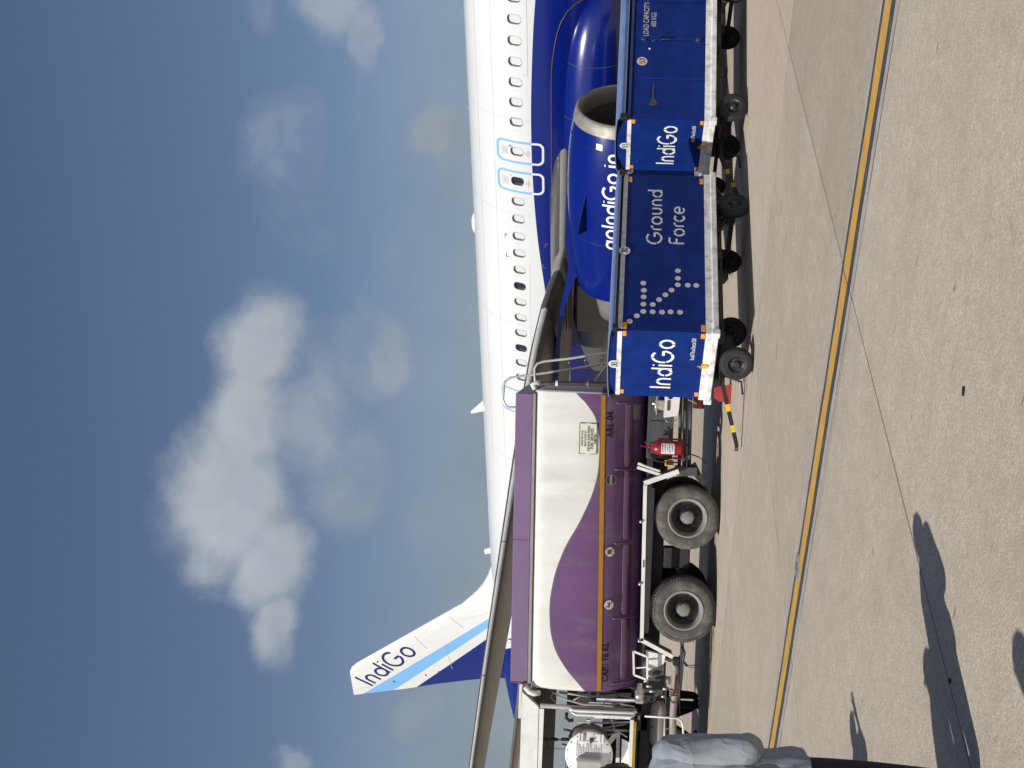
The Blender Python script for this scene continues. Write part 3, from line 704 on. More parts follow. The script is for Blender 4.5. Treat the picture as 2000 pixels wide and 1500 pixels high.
for side in (1, -1):
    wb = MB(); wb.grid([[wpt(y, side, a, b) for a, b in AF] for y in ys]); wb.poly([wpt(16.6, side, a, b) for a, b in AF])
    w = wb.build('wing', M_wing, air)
    # slats: metal nose skins, one per span panel
    sp = [(1.75, 5.0, 0), (5.9, 8.6, 1), (8.62, 11.0, 1), (11.02, 13.6, 1), (13.62, 16.0, 1)]
    for (y0, y1, mi) in sp:
        sb = MB(); rows = []
        idx = [i for i, (a, b) in enumerate(AF) if a < (0.036 if mi else 0.42)]
        for t in range(7):
            y = y0 + (y1 - y0) * t / 6; le, ch, z, th = wing_sec(y)
            row = []
            for i in idx:
                a, b = AF[i]; q = wpt(y, side, a, b); c = Vector((le - ch * .12, -y * side, z)); dp = 0 if mi else .02; sq = 1 if mi else .95
                q = q + (q - c).normalized() * .018; row.append(Vector((q.x + dp * .5, q.y, z + (q.z - z) * sq - dp)))
            rows.append(row)
        sb.grid(rows); sb.build('slat', M_lite if mi else M_slat, air)
    # flap track fairings
    for fy, fl in ((3.9, 1.5), (8.2, 2.0)):
        le, ch, z, th = wing_sec(fy); te = le - ch; rows = []
        for i in range(13):
            t = i / 12; r = (.13 if fy < 5 else .18) * sin(pi * min(1, max(0.0, t)) ** .8) ** .7 if 0 < t < 1 else .01
            rows.append([Vector((te + 1.3 - fl * t * 1.25, -fy * side + r * .6 * cos(a), z - (.10 if fy < 5 else .18) + .03 * t + r * sin(a))) for a in [2 * pi * q / 14 for q in range(14)]])
        fb_ = MB(); fb_.grid(rows, closed=True); fb_.build('flap_track_fairing', M_acwhite if fy < 5 else M_wing, air)
    # up-turned tip
    tb = MB(); rows = []
    for i in range(7):
        t = i / 6; sx = -.31 - 1.9 * t; zz = 4.51 + 2.3 * t ** 1.3; yy = 16.6 + .9 * t ** .6; ch = 1.45 * (1 - t) + .5 * t
        rows.append([Vector((sx - ch * a, -(yy + b * ch * .1) * side, zz + b * .02)) for a, b in AF])
    tb.grid(rows); tb.build('winglet', M_pblue, air)
# dark joint mark and flap lines under the near wing
# ---- engines
def engine(side):
    ey, ez = 5.75 * side, 1.86
    def R(prof, n=48, mi=0, zoff=lambda s: 0.0):
        return [[Vector((s, -ey + r * cos(2 * pi * k / n), ez + zoff(s) + r * sin(2 * pi * k / n))) for k in range(n)] for s, r in prof]
    e = MB(); outer = [(10.30, 1.085), (10.0, 1.14), (9.5, 1.185), (8.9, 1.205), (8.2, 1.20), (7.5, 1.16), (6.9, 1.09), (6.4, .99), (6.12, .93)]
    e.grid(R(outer), closed=True); e.grid(R([(6.12, .93), (6.14, .90), (6.6, .93), (7.2, .95)]), closed=True, mi=1)
    nac = e.build('engine_nacelle', [M_pblue, M_alu], air)
    l = MB(); l.grid(R([(10.30, 1.087), (10.42, 1.065), (10.52, 1.035), (10.565, 1.00), (10.56, .965), (10.50, .935), (10.38, .91), (10.2, .895)]), closed=True); l.build('inlet_lip', M_lip, nac)
    l = MB(); l.grid(R([(10.2, .897), (9.9, .90), (9.62, .90), (9.4, .90)]), closed=True)
    l.build('inlet_duct', mat('inlet_liner_grey', (0.13, 0.122, 0.11), .5, var=.1), nac)
    l = MB(); l.grid(R([(9.42, .90), (9.42, .28)]), closed=True, smooth=False)
    for k in range(18):
        a = 2 * pi * k / 18
        def bp(r, da, s): return Vector((s, -ey + r * cos(a + da), ez + r * sin(a + da)))
        l.add([bp(.27, 0, 9.62), bp(.27, .22, 9.45), bp(.88, .30, 9.43), bp(.88, .08, 9.55)], [(0, 1, 2, 3)])
    l.build('fan', mat('fan_blade_dark', (0.012, 0.013, 0.015), .55, .2, var=.1), nac)
    l = MB(); l.grid(R([(9.95, .01), (9.9, .08), (9.8, .16), (9.65, .24), (9.5, .28), (9.42, .285)], 24), closed=True); l.build('spinner', M_blackpaint, nac)
    l = MB(); l.grid(R([(7.2, .70), (6.4, .66), (5.9, .58), (5.45, .47), (5.2, .42), (5.2, .38)], 32), closed=True); l.build('core_cowl', mat('core_cowl_shaded_metal', (.22, .21, .19), .45, .3, var=.1), nac)  # metal colour darkened to stand in for deep shadow under the wing
    l = MB(); l.grid(R([(5.6, .30), (5.1, .25), (4.7, .12), (4.45, .01)], 24), closed=True); l.build('exhaust_cone', M_steel, nac)
    # pylon
    p = MB(); rows = []
    le, ch, wz, th = wing_sec(5.75)
    for s, zt, zb, hw in ((8.9, 3.05, 2.9, .03), (8.3, 3.08, 2.8, .12), (7.3, 3.10, 2.6, .19), (6.7, 3.02, 2.62, .20), (6.2, 3.05, 2.86, .14), (5.4, 3.20, 3.10, .12), (4.4, 3.3, 3.2, .12), (3.2, 3.4, 3.25, .10), (2.2, 3.4, 3.3, .05)):
        rows.append([Vector((s, -ey - hw, zb)), Vector((s, -ey - hw, zt)), Vector((s, -ey + hw, zt)), Vector((s, -ey + hw, zb))])
    p.grid(rows, closed=True, smooth=False); p.build('pylon', M_pblue, nac)
    # strake fin on the cowl
    for sd in (1, -1):
        a = radians(38); n_ = Vector((0, -sd * cos(a), sin(a))); c = Vector((0, -ey, ez))
        b0 = c + n_ * 1.19
        k = MB(); k.prism([b0 + Vector((9.0, 0, 0)), b0 + Vector((8.0, 0, 0)), b0 + Vector((8.02, 0, 0)) + n_ * .26, b0 + Vector((8.25, 0, 0)) + n_ * .24], n_.cross(Vector((1, 0, 0))) * .02)
        k.build('strake', mat('strake_dark_blue', (.004, .010, .09), .25, var=.1), nac)
    # latches and small stencils along the cowl
    k = MB()
    for s in (9.6, 9.1, 8.6, 7.2, 6.8):
        for h_ in (-.55, .02 if s > 9 or s < 7.3 else -.5):
            r = 1.19 if s > 7.5 else 1.12; an = asin(h_ / r); c_ = Vector((s, -ey - side * 0 - (r + .004) * cos(an), ez + h_)); k.box(c_.x - .05, c_.x + .05, c_.y - .004, c_.y + .012, c_.z - .012, c_.z + .012)
    k.build('latch', mat('latch_grey', (.25, .26, .30), .4, .3, var=.1), nac)
    # cowl joints
    k = MB()
    for s in (7.75, 10.02):
        r = 1.176 if s < 9 else 1.14
        k.tube([Vector((s, -ey + r * cos(a), ez + r * sin(a))) for a in [radians(t) for t in range(0, 361, 8)]], .006, 4, close=False)
    k.build('cowl_joint', mat('cowl_joint_blue', (.02, .03, .12), .4, var=0), nac)
    if side == 1:
        def rad(s):
            for (a, ra), (b, rb) in zip(outer, outer[1:]):
                if b <= s <= a: return ra + (rb - ra) * (a - s) / (a - b)
            return 1.2
        def onc(s, h, off=.006):
            r = rad(s) + off; an = asin(max(-1, min(1, h / r))); return Vector((s, -ey - r * cos(an), ez + h))
        q, adv = stroke_text('goIndiGo.in', .155)
        k = 2.34 / adv; H = .33
        quads_mb(q, lambda a, b: onc(7.72 + a * k, .06 + b * H)).build('lettering', M_letter, nac)
        k = MB(); k.grid([[onc(10.03 + .13 * i / 3, .42 + .13 * j / 3, .008) for j in range(4)] for i in range(4)]); k.build('sensor_plate', M_acwhite, nac)
engine(1); engine(-1)
# ---- tail
FIN = [(5.6, -9.6, -16.4), (5.98, -9.95, -16.35), (6.12, -10.45, -16.4), (6.31, -10.95, -16.45), (6.6, -11.45, -16.5), (7.21, -12.23, -16.65), (8.4, -13.29, -17.0), (9.6, -14.36, -17.4), (10.8, -15.43, -17.75), (11.5, -16.05, -17.95), (11.68, -16.25, -18.0), (11.79, -16.55, -18.03)]
def fin_cust(nt):
    x, y, z = objxyz(nt)
    # paint borders are straight lines in the fin plane, written z = k x + m
    def ln(a, b): k = (b[1] - a[1]) / (b[0] - a[0]); return k, a[1] - k * a[0]
    def above(l): return step(nt, z, nmath(nt, 'ADD', nmath(nt, 'MULTIPLY', x, l[0]), l[1]), .02)
    L1, L2, L3 = FL
    c = nmix(nt, above(ln(*L3)), PBLUE, (.66, .665, .65)); c = nmix(nt, above(ln(*L2)), c, SKYB); c = nmix(nt, above(ln(*L1)), c, (.66, .665, .65))
    return c
FL = [((-17.711, 11.19), (-12.551, 6.035)), ((-17.216, 9.826), (-13.099, 6.11)), ((-16.897, 8.89), (-13.819, 6.23))]
M_fin = mat('fin_paint', None, 0.3, var=0.03, vscale=1, custom=fin_cust, coat=0.4)
fb_ = MB(); rows = []
for (z, le, te) in FIN:
    ch = le - te; th = (.42 if z < 11.6 else .12) * max(.35, 1 - (z - 5.6) / 8)
    rows.append([Vector((le - ch * a, -b * 0.9 * th * 5.2 / 2.6 * (1.0 if b > 0 else 1.45), z)) for a, b in AF])
fb_.grid(rows, closed=True); fb_.poly(rows[-1]); fino = fb_.build('tail_fin', M_fin, air)
def fin_y(s, z):
    for (a, b) in zip(FIN, FIN[1:]):
        if a[0] <= z <= b[0]:
            t = (z - a[0]) / (b[0] - a[0]); le = a[1] + (b[1] - a[1]) * t; te = a[2] + (b[2] - a[2]) * t; x = min(1, max(0, (le - s) / (le - te)))
            yt = 5 * (0.2969 * sqrt(x) - 0.1260 * x - 0.3516 * x ** 2 + 0.2843 * x ** 3 - 0.1036 * x ** 4) * .62 * .9 * .42 * max(.35, 1 - (z - 5.6) / 8) * 2
            return yt
    return .12
def onfin(s, z, off=.012): return Vector((s, -fin_y(s, z) - off, z))
q, adv = stroke_text('IndiGo', .125)
quads_mb(q, lambda a, b: onfin(-17.3 + 2.279 * a / (adv - .35) + .51 * b, 10.956 - 1.917 * a / (adv - .35) + .644 * b)).build('lettering', mat('navy_lettering', (.012, .018, .10), .4, var=0), fino)
def finline(mb, a, b, w):
    d = Vector((b[0] - a[0], b[1] - a[1])); nrm = Vector((-d.y, d.x)).normalized() * w / 2
    rows = []
    for i in range(9):
        p = Vector(a) + d * i / 8; rows.append([onfin(*(p + nrm), .008), onfin(*(p - nrm), .008)])
    mb.grid(rows)
sb = MB(); finline(sb, (-17.63, 11.62), (-16.95, 10.05), .012); finline(sb, (-16.5, 11.4), (-12.9, 7.2), .007); finline(sb, (-12.75, 7.75), (-13.3, 7.15), .03)
finline(sb, (-14.1, 9.05), (-14.7, 8.6), .018); finline(sb, (-15.5, 10.35), (-15.9, 10.1), .018); finline(sb, (-12.9, 7.2), (-12.4, 6.2), .012); finline(sb, (-15.9, 7.7), (-14.5, 7.9), .012)
sb.build('panel_seam', M_gseam, fino)
sb = MB()
for (a, b) in ((-16.95, 10.05), (-16.4, 8.75), (-16.15, 8.22), (-15.95, 7.75), (-15.75, 7.3)): finline(sb, (a - .05, b), (a + .05, b + .03), .06)
sb.build('hinge_mark', M_line, fino)
le_ = MB(); rows = []
for (z, le, te) in FIN[5:10]:
    ch = le - te; sel = [(a, b) for a, b in AF if a < .05]; rows.append([Vector((le - ch * a + .02, -b * .9 * .42 * max(.35, 1 - (z - 5.6) / 8) * 2.1 * (1.0 if b > 0 else 1.45), z)) for a, b in sel])
le_.grid(rows); le_.build('leading_edge', mat('pale_cream_edge', (.82, .80, .70), .35, var=.03), fino)
for side in (1, -1):
    hb = MB(); rows = []
    for i in range(6):
        t = i / 5; y = .5 + 5.7 * t; le = -12.9 - 3.4 * t; ch = 3.7 - 2.35 * t
        rows.append([Vector((le - ch * a, -y * side, 4.72 + .36 * t + b * ch * .18)) for a, b in AF])
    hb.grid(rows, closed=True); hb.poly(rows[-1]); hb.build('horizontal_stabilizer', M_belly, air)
# landing gear
for side in (1, -1):
    lg = MB(); lg.tube([(4.0, -3.6 * side, 3.2), (4.0, -3.78 * side, .6)], .10, 10); lg.tube([(4.0, -3.3 * side, .58), (4.0, -4.25 * side, .58)], .07, 8)
    lg.tube([(4.0, -3.76 * side, 1.3), (4.0, -2.2 * side, 2.6)], .05, 8); g_ = lg.build('landing_gear', M_taupe, air)
    for y in (3.35, 4.2):
        t = MB(); t.lathe([(-.2, .25, 1), (-.2, .46), (-.15, .56), (0, .585), (.15, .56), (.2, .46), (.2, .25, 1), (.1, .2, 1), (.1, .0, 1)], (4.0, -y * side, .585), 'y', 28); t.build('wheel', [M_ctyre, M_alu], g_)
    d_ = MB(); d_.box(3.3, 4.7, -3.98 * side - .02, -3.98 * side + .02, 1.2, 2.9, bev=.01); d_.build('gear_door', M_belly, g_)
ng = MB(); ng.tube([(21, 0, 2.2), (21, 0, .4)], .08, 8); g_ = ng.build('nose_gear', M_taupe, air)
for y in (-.25, .25):
    t = MB(); t.lathe([(-.1, .2, 1), (-.1, .34), (0, .38), (.1, .34), (.1, .2, 1), (.1, 0, 1)], (21, y, .38), 'y', 20); t.build('wheel', [M_ctyre, M_alu], g_)

# ================================================================== fuel truck
TY = 20.1                                   # near side of the tank
trk = empty('fuel_truck', (-2.5, TY + 1.2, 0), 0, 'purple and white aviation fuel tank truck standing under the wing', 'fuel truck')
TO = Vector((2.5, -(TY + 1.2), 0))          # world -> truck frame
def T(p): return Vector(p) + TO
def tb(mb): return mb.map(T)
def tilt(x): return 0.024 * (x + 0.1)       # body sits slightly nose down
WCV = [(-5.2, 1.8), (-4.87, 2.07), (-4.52, 2.38), (-4.2, 2.56), (-3.71, 2.65), (-3.21, 2.62), (-2.7, 2.48), (-2.1, 2.19), (-1.6, 2.01), (-1.18, 1.955), (-.56, 2.02), (-.28, 2.19), (-.11, 2.36), (.3, 2.6)]
PURPLE = (0.138, 0.068, 0.170)
def tank_cust(nt):
    x, y, z = objxyz(nt); xw = nmath(nt, 'ADD', x, -2.5); bz = fcurve(nt, xw, WCV, -5.2, .3, 1, 4)
    c = nmix(nt, step(nt, z, bz, .01), PURPLE, (.115, .105, .125)); return nmix(nt, step(nt, z, nmath(nt, 'ADD', bz, .028), .01), c, (.705, .70, .665))
M_tank = mat('tank_paint', None, 0.34, var=0.09, vscale=1.3, custom=tank_cust, coat=0.12, spec=.35, dirt=0.22, dirtcol=(.30, .26, .22), stretch=(1.6, 1, .45), bump=0.05, bscale=1.2)
M_purple = mat('purple_paint', (0.195, 0.120, 0.235), 0.45, var=0.08, vscale=1.5, coat=0.2, dirt=0.1, dirtcol=(.3, .25, .28))
M_purpled = mat('purple_underside', (0.16, 0.075, 0.165), 0.35, var=0.1, coat=0.3)
M_ggrey = mat('warm_grey_paint', (0.30, 0.285, 0.28), 0.5, var=0.12, dirt=0.3)
prof = [(1.2, 3.12), (.75, 3.115), (.36, 3.10), (.12, 3.06), (.03, 2.96), (0, 2.72), (-.012, 2.35), (.0, 2.12), (.035, 1.93), (.10, 1.79), (.155, 1.71), (.29, 1.54), (.45, 1.39), (.65, 1.27), (.92, 1.19), (1.2, 1.17)]
def subdiv(p, k=4):
    out = []
    for i in range(len(p) - 1):
        p0 = p[max(i - 1, 0)]; p1 = p[i]; p2 = p[i + 1]; p3 = p[min(i + 2, len(p) - 1)]
        for j in range(k):
            t = j / k; out.append(tuple(.5 * ((2 * b) + (-a + c) * t + (2 * a - 5 * b + 4 * c - d) * t * t + (-a + 3 * b - 3 * c + d) * t ** 3) for a, b, c, d in zip(p0, p1, p2, p3)))
    return out + [p[-1]]
prof = subdiv(prof, 3); ring = prof + [(2.4 - y, z) for y, z in prof[::-1][1:-1]]
def tk_y(z):
    h = [(y, zz) for y, zz in prof]
    for (y0, z0), (y1, z1) in zip(h, h[1:]):
        if min(z0, z1) <= z <= max(z0, z1) and abs(z0 - z1) > 1e-6: return y0 + (y1 - y0) * (z - z0) / (z1 - z0)
    return 0
def tsurf(x, z, off=.003):
    off = off * 1.6 + .005
    "point on the near tank side, world"
    return Vector((x, TY + tk_y(z - tilt(x)) - off, z))
mb = MB(); xs = [-4.86 + 4.76 * i / 24 for i in range(25)]; ends = []
rows = [[Vector((x, TY + y, z + tilt(x))) for y, z in ring] for x in xs]
def dish(x, sgn):
    out = []
    for k, (g_, s_) in enumerate([(.04, .985), (.075, .93), (.11, .80), (.135, .6), (.15, .35), (.155, .02)]):
        out.append([Vector((x + sgn * g_, TY + 1.2 + (y - 1.2) * s_, 2.1 + (z - 2.1) * s_ + tilt(x))) for y, z in ring])
    return out
allr = dish(-4.86, -1)[::-1] + rows
mb.grid(allr, closed=True)
tank = tb(mb).build('tank', M_tank, trk)
mb = MB(); mb.grid([[Vector((-.10 + a, TY + 1.2 + (y - 1.2) * s_, 2.1 + (z - 2.1) * s_)) for y, z in ring] for a, s_ in ((0, 1), (.03, 1.0), (.03, .96), (-.02, .955), (.06, .90), (.12, .75), (.16, .5), (.175, .25), (.18, .01))], closed=True)
tb(mb).build('tank_end', mat('tank_end_shaded_paint', None, .4, var=.06, custom=lambda nt: nmix(nt, step(nt, objxyz(nt)[2], 1.98, .01), (.13, .08, .15), (.42, .43, .43))), trk)  # upper white paint greyed in the colour, shade on this end painted in
# stripe, letters, plates, badges
mb = MB(); mb.grid([[tsurf(-4.90 + 4.78 * i / 30, 1.955 + .027 * (-4.90 + 4.78 * i / 30 + .12) + dz, .004) for dz in (.036, 0, -.036)] for i in range(31)]); tb(mb).build('stripe', mat('ochre_stripe', (.42, .20, .012), .5, var=.08, vscale=6), tank)
lt = MB(); type_mb(lt, 'ARL-04', lambda a, b: tsurf(-.80 + a, 1.782 + b + .024 * (a - .5)), .108, squeeze=.88, bold=.014); tb(lt).build('lettering', M_black, tank)
lt = MB(); type_mb(lt, 'CAP.: 16 KL', lambda a, b: tsurf(-4.76 + a, 1.685 + b + .024 * a), .104, squeeze=.86, bold=.014); tb(lt).build('lettering', M_black, tank)
sg = MB()
def sgn_(a, b, o=.006): return tsurf(-1.08 + a, 2.025 + b + .02 * a, o)
sg.grid([[sgn_(.50 * i / 4, .285 * j / 4) for j in range(5)] for i in range(5)])
plate = tb(sg).build('notice_plate', mat('cream_plate', (.70, .69, .58), .5, var=.05), tank)
sg = MB()
for a0, a1, b0, b1 in ((0.0, .50, 0, .008), (0, .50, .277, .285), (0, .008, 0, .285), (.492, .50, 0, .285)): sg.grid([[sgn_(a0 + (a1 - a0) * i / 4, b0 + (b1 - b0) * j, .009) for j in (0, 1)] for i in range(5)])
for txt, yb, h, sq in (('OPERATED AND', .225, .030, .80), ('MAINTAINED BY', .175, .030, .80), ('ADANI AVIATION', .115, .040, .88), ('FUEL SERVICES', .062, .040, .88), ('LIMITED', .014, .036, .88)):
    type_mb(sg, txt, lambda a, b, yb=yb: sgn_(.25 + a, yb + b, .010), h, 'CENTER', squeeze=sq, bold=.012)
tb(sg).build('lettering', mat('green_text', (.04, .075, .05), .6, var=0), plate)
def badge(cx, cz, r, name, mats_, draw):
    b = MB(); b.poly([tsurf(cx + r * cos(2 * pi * k / 28), cz + r * sin(2 * pi * k / 28), .012) for k in range(28)], 0)
    b.poly([tsurf(cx + r * .86 * cos(2 * pi * k / 28), cz + r * .86 * sin(2 * pi * k / 28), .015) for k in range(28)], 1)
    draw(b, lambda x, z, o=.018: tsurf(cx + x * r, cz + z * r, o)); tb(b).build(name, mats_, tank)
M_signred = mat('sign_red', (.22, .02, .02), .5, var=0)
def bar2(b, f, x0, z0, x1, z1, w, mi, o=.019):
    d = Vector((x1 - x0, z1 - z0)); n_ = Vector((-d.y, d.x)).normalized() * w / 2
    b.poly([f(x0 + n_.x, z0 + n_.y, o), f(x0 - n_.x, z0 - n_.y, o), f(x1 - n_.x, z1 - n_.y, o), f(x1 + n_.x, z1 + n_.y, o)], mi)
badge(-1.48, 1.775, .088, 'jet_fuel_badge', [mat('badge_rim', (.30, .26, .29), .5, var=0), mat('badge_olive', (.045, .05, .035), .5, var=.1), mat('badge_text', (.35, .35, .33), .5, var=0)],
      lambda b, f: (bar2(b, f, -.84, 0, .84, 0, .46, 0, .0165), type_mb(b, 'JET A-1', lambda x, z: f(x, z - .16, .019), .34, 'CENTER', 2, .86)))
def d_photo(b, f):
    bar2(b, f, -.62, -.62, .62, .62, .10, 0); bar2(b, f, -.62, .62, .62, -.62, .10, 0); bar2(b, f, -.38, 0, .38, 0, .62, 2, .021); bar2(b, f, -.14, .36, .20, .36, .14, 2, .021)
    b.poly([f(.2 * cos(2 * pi * k / 12), .2 * sin(2 * pi * k / 12), .023) for k in range(12)], 3)
def d_smoke(b, f):
    bar2(b, f, -.5, -.06, .5, -.06, .20, 2, .021); bar2(b, f, .34, .0, .5, .40, .08, 2, .021); bar2(b, f, -.62, .62, .62, -.62, .12, 0, .022)
badge(-2.65, 1.745, .088, 'no_cameras_sign', [M_signred, mat('sign_white', (.72, .68, .66), .5, var=.05), M_line, mat('lens_brown', (.3, .12, .05), .5, var=0)], d_photo)
badge(-3.51, 1.725, .088, 'no_smoking_sign', [M_signred, mat('sign_white', (.72, .68, .66), .5, var=.05), M_line], d_smoke)
mb = MB(); mb.grid([[tsurf(-.50 + .24 * i / 3, 1.34 + .15 * j / 3, .012) for j in range(4)] for i in range(4)]); tb(mb).build('rating_plate', mat('dull_plate', (.25, .25, .26), .45, .3, var=.1), tank)
# weld beads round the shell
for x in (-1.28, -2.50, -3.70):
    b = MB(); b.tube([tsurf(x, z, -.0055) for z in [3.0 - .05 * i for i in range(24)]], .004, 5); tb(b).build('weld_seam', M_tank, tank)
# baffle seams on the lower tank
for x in (-.22, -1.30, -2.50, -3.72, -4.78):
    b = MB(); b.tube([tsurf(x - .02 + .05 * ((1.72 - z) / .5) ** 2 * (1 if x > -2 else -1) * 0 + .0, z + tilt(x), .006) for z in (1.74, 1.70, 1.6, 1.5, 1.4, 1.32, 1.26)], .013, 6)
    tb(b).build('baffle_seam', M_purple, tank)
b = MB()
for x0, x1 in ((-1.27, -.26), (-2.46, -1.34), (-3.68, -2.54), (-4.74, -3.76)):
    b.grid([[tsurf(x0 + (x1 - x0) * i / 8, z + tilt(x0 + (x1 - x0) * i / 8), o) for z, o in ((1.60, .001), (1.585, .016), (1.47, .018), (1.455, .001))] for i in range(9)])
tb(b).build('reinforcing_panel', mat('purple_lower_panel', (.095, .040, .088), .3, var=.1, coat=.4), tank)
# top walkway box
b = MB(); b.box(-4.85, -.14, TY + .06, TY + 2.34, 3.10, 3.385, 0, bev=.012); b.box(-4.85, -.14, TY + .04, TY + .20, 3.055, 3.10, 1)
b.add([(-.14, TY + .10, 3.075), (-.14, TY + .10, 3.37), (0.0, TY + .5, 3.22), (0.0, TY + .5, 3.075), (-.14, TY + 2.3, 3.37), (-.14, TY + 2.3, 3.075), (0, TY + 1.9, 3.22), (0, TY + 1.9, 3.075)], [(0, 1, 2, 3), (1, 4, 6, 2), (2, 6, 7, 3), (4, 5, 7, 6), (0, 3, 7, 5)], 2)
b.map(lambda p: Vector((p.x, p.y, p.z + tilt(p.x)))); tb(b).build('walkway_box', [M_purple, M_ggrey, M_ggrey], trk)
b = MB()
for x in (-4.86, -2.54): b.box(x, x + .012, TY + .055, TY + .08, 3.10, 3.39)
b.map(lambda p: Vector((p.x, p.y, p.z + tilt(p.x)))); tb(b).build('panel_joint', M_purpled, trk)
b = MB(); b.lathe([(0, .035), (.05, .035), (.07, .02), (.09, 0)], (-4.25, TY + .4, 3.29), 'z', 12); tb(b).build('top_fitting', M_alu, trk)
# rear hose bundle, pipe elbow
b = MB(); b.tube([(.02, TY + .05, 3.03), (.04, TY + .02, 2.8), (.055, TY, 2.4), (.06, TY, 1.9), (.05, TY + .02, 1.4)], .038, 10)
o_ = tb(b).build('ribbed_hose', mat('ribbed_hose_rubber', (.035, .032, .028), .6, var=.3, vscale=30), trk)
b = MB(); b.lathe([(-.02, .048), (.02, .048)], T((.045, TY + .01, 2.72)), 'z', 14); b.build('hose_clamp', M_white, o_)
b = MB(); b.lathe([(-.02, .046), (.02, .046)], T((.06, TY, 2.22)), 'z', 14); b.build('hose_clamp', M_purple, o_)
b = MB(); b.tube([(-.06, TY + .02, 3.07), (.0, TY + .0, 3.11), (.04, TY + .02, 3.06), (.03, TY + .04, 3.0)], .045, 10); tb(b).build('pipe_elbow', M_white, trk)
b = MB(); b.box(.062, .075, TY + .35, TY + .75, 2.03, 2.22, 0); 
for k in range(3): b.prism([(.077, TY + .37 + k * .12, 2.04), (.077, TY + .43 + k * .12, 2.04), (.077, TY + .48 + k * .12, 2.21), (.077, TY + .42 + k * .12, 2.21)], (.003, 0, 0), 1)
tb(b).build('hazard_sticker', [M_wwhite, M_redlens], trk)
# ladder rails at the tank end
def rail(y, ps):
    b = MB(); pts = [Vector(p) for p in ps]; b.tube([(x, y, z) for x, z in ps], .021, 10); return tb(b).build('handrail', mat('aluminium_tube', (.66, .64, .58), .35, .4, var=.15, vscale=8), trk)
rail(TY + .75, [(.72, .8), (.60, 1.9), (.47, 2.55), (.40, 3.0), (.36, 3.10), (.27, 3.145), (.12, 3.13), (-.05, 3.12)])
rail(TY + 1.45, [(.60, .8), (.44, 1.9), (.27, 2.7), (.145, 3.4), (.11, 3.60), (.04, 3.70), (-.05, 3.715), (-.28, 3.72), (-.37, 3.68), (-.41, 3.60), (-.40, 3.40)])
b = MB()
for k in range(7): b.tube([(.70 - .05 * k, TY + .75, .95 + .27 * k), (.58 - .05 * k, TY + 1.45, .95 + .27 * k)], .014, 6)
tb(b).build('ladder_rungs', M_alu, trk)
b = MB(); b.tube([(.10, TY + .3, 2.12), (.50, TY + .6, 1.86)], .012, 6); tb(b).build('stay_rod', M_alu, trk)
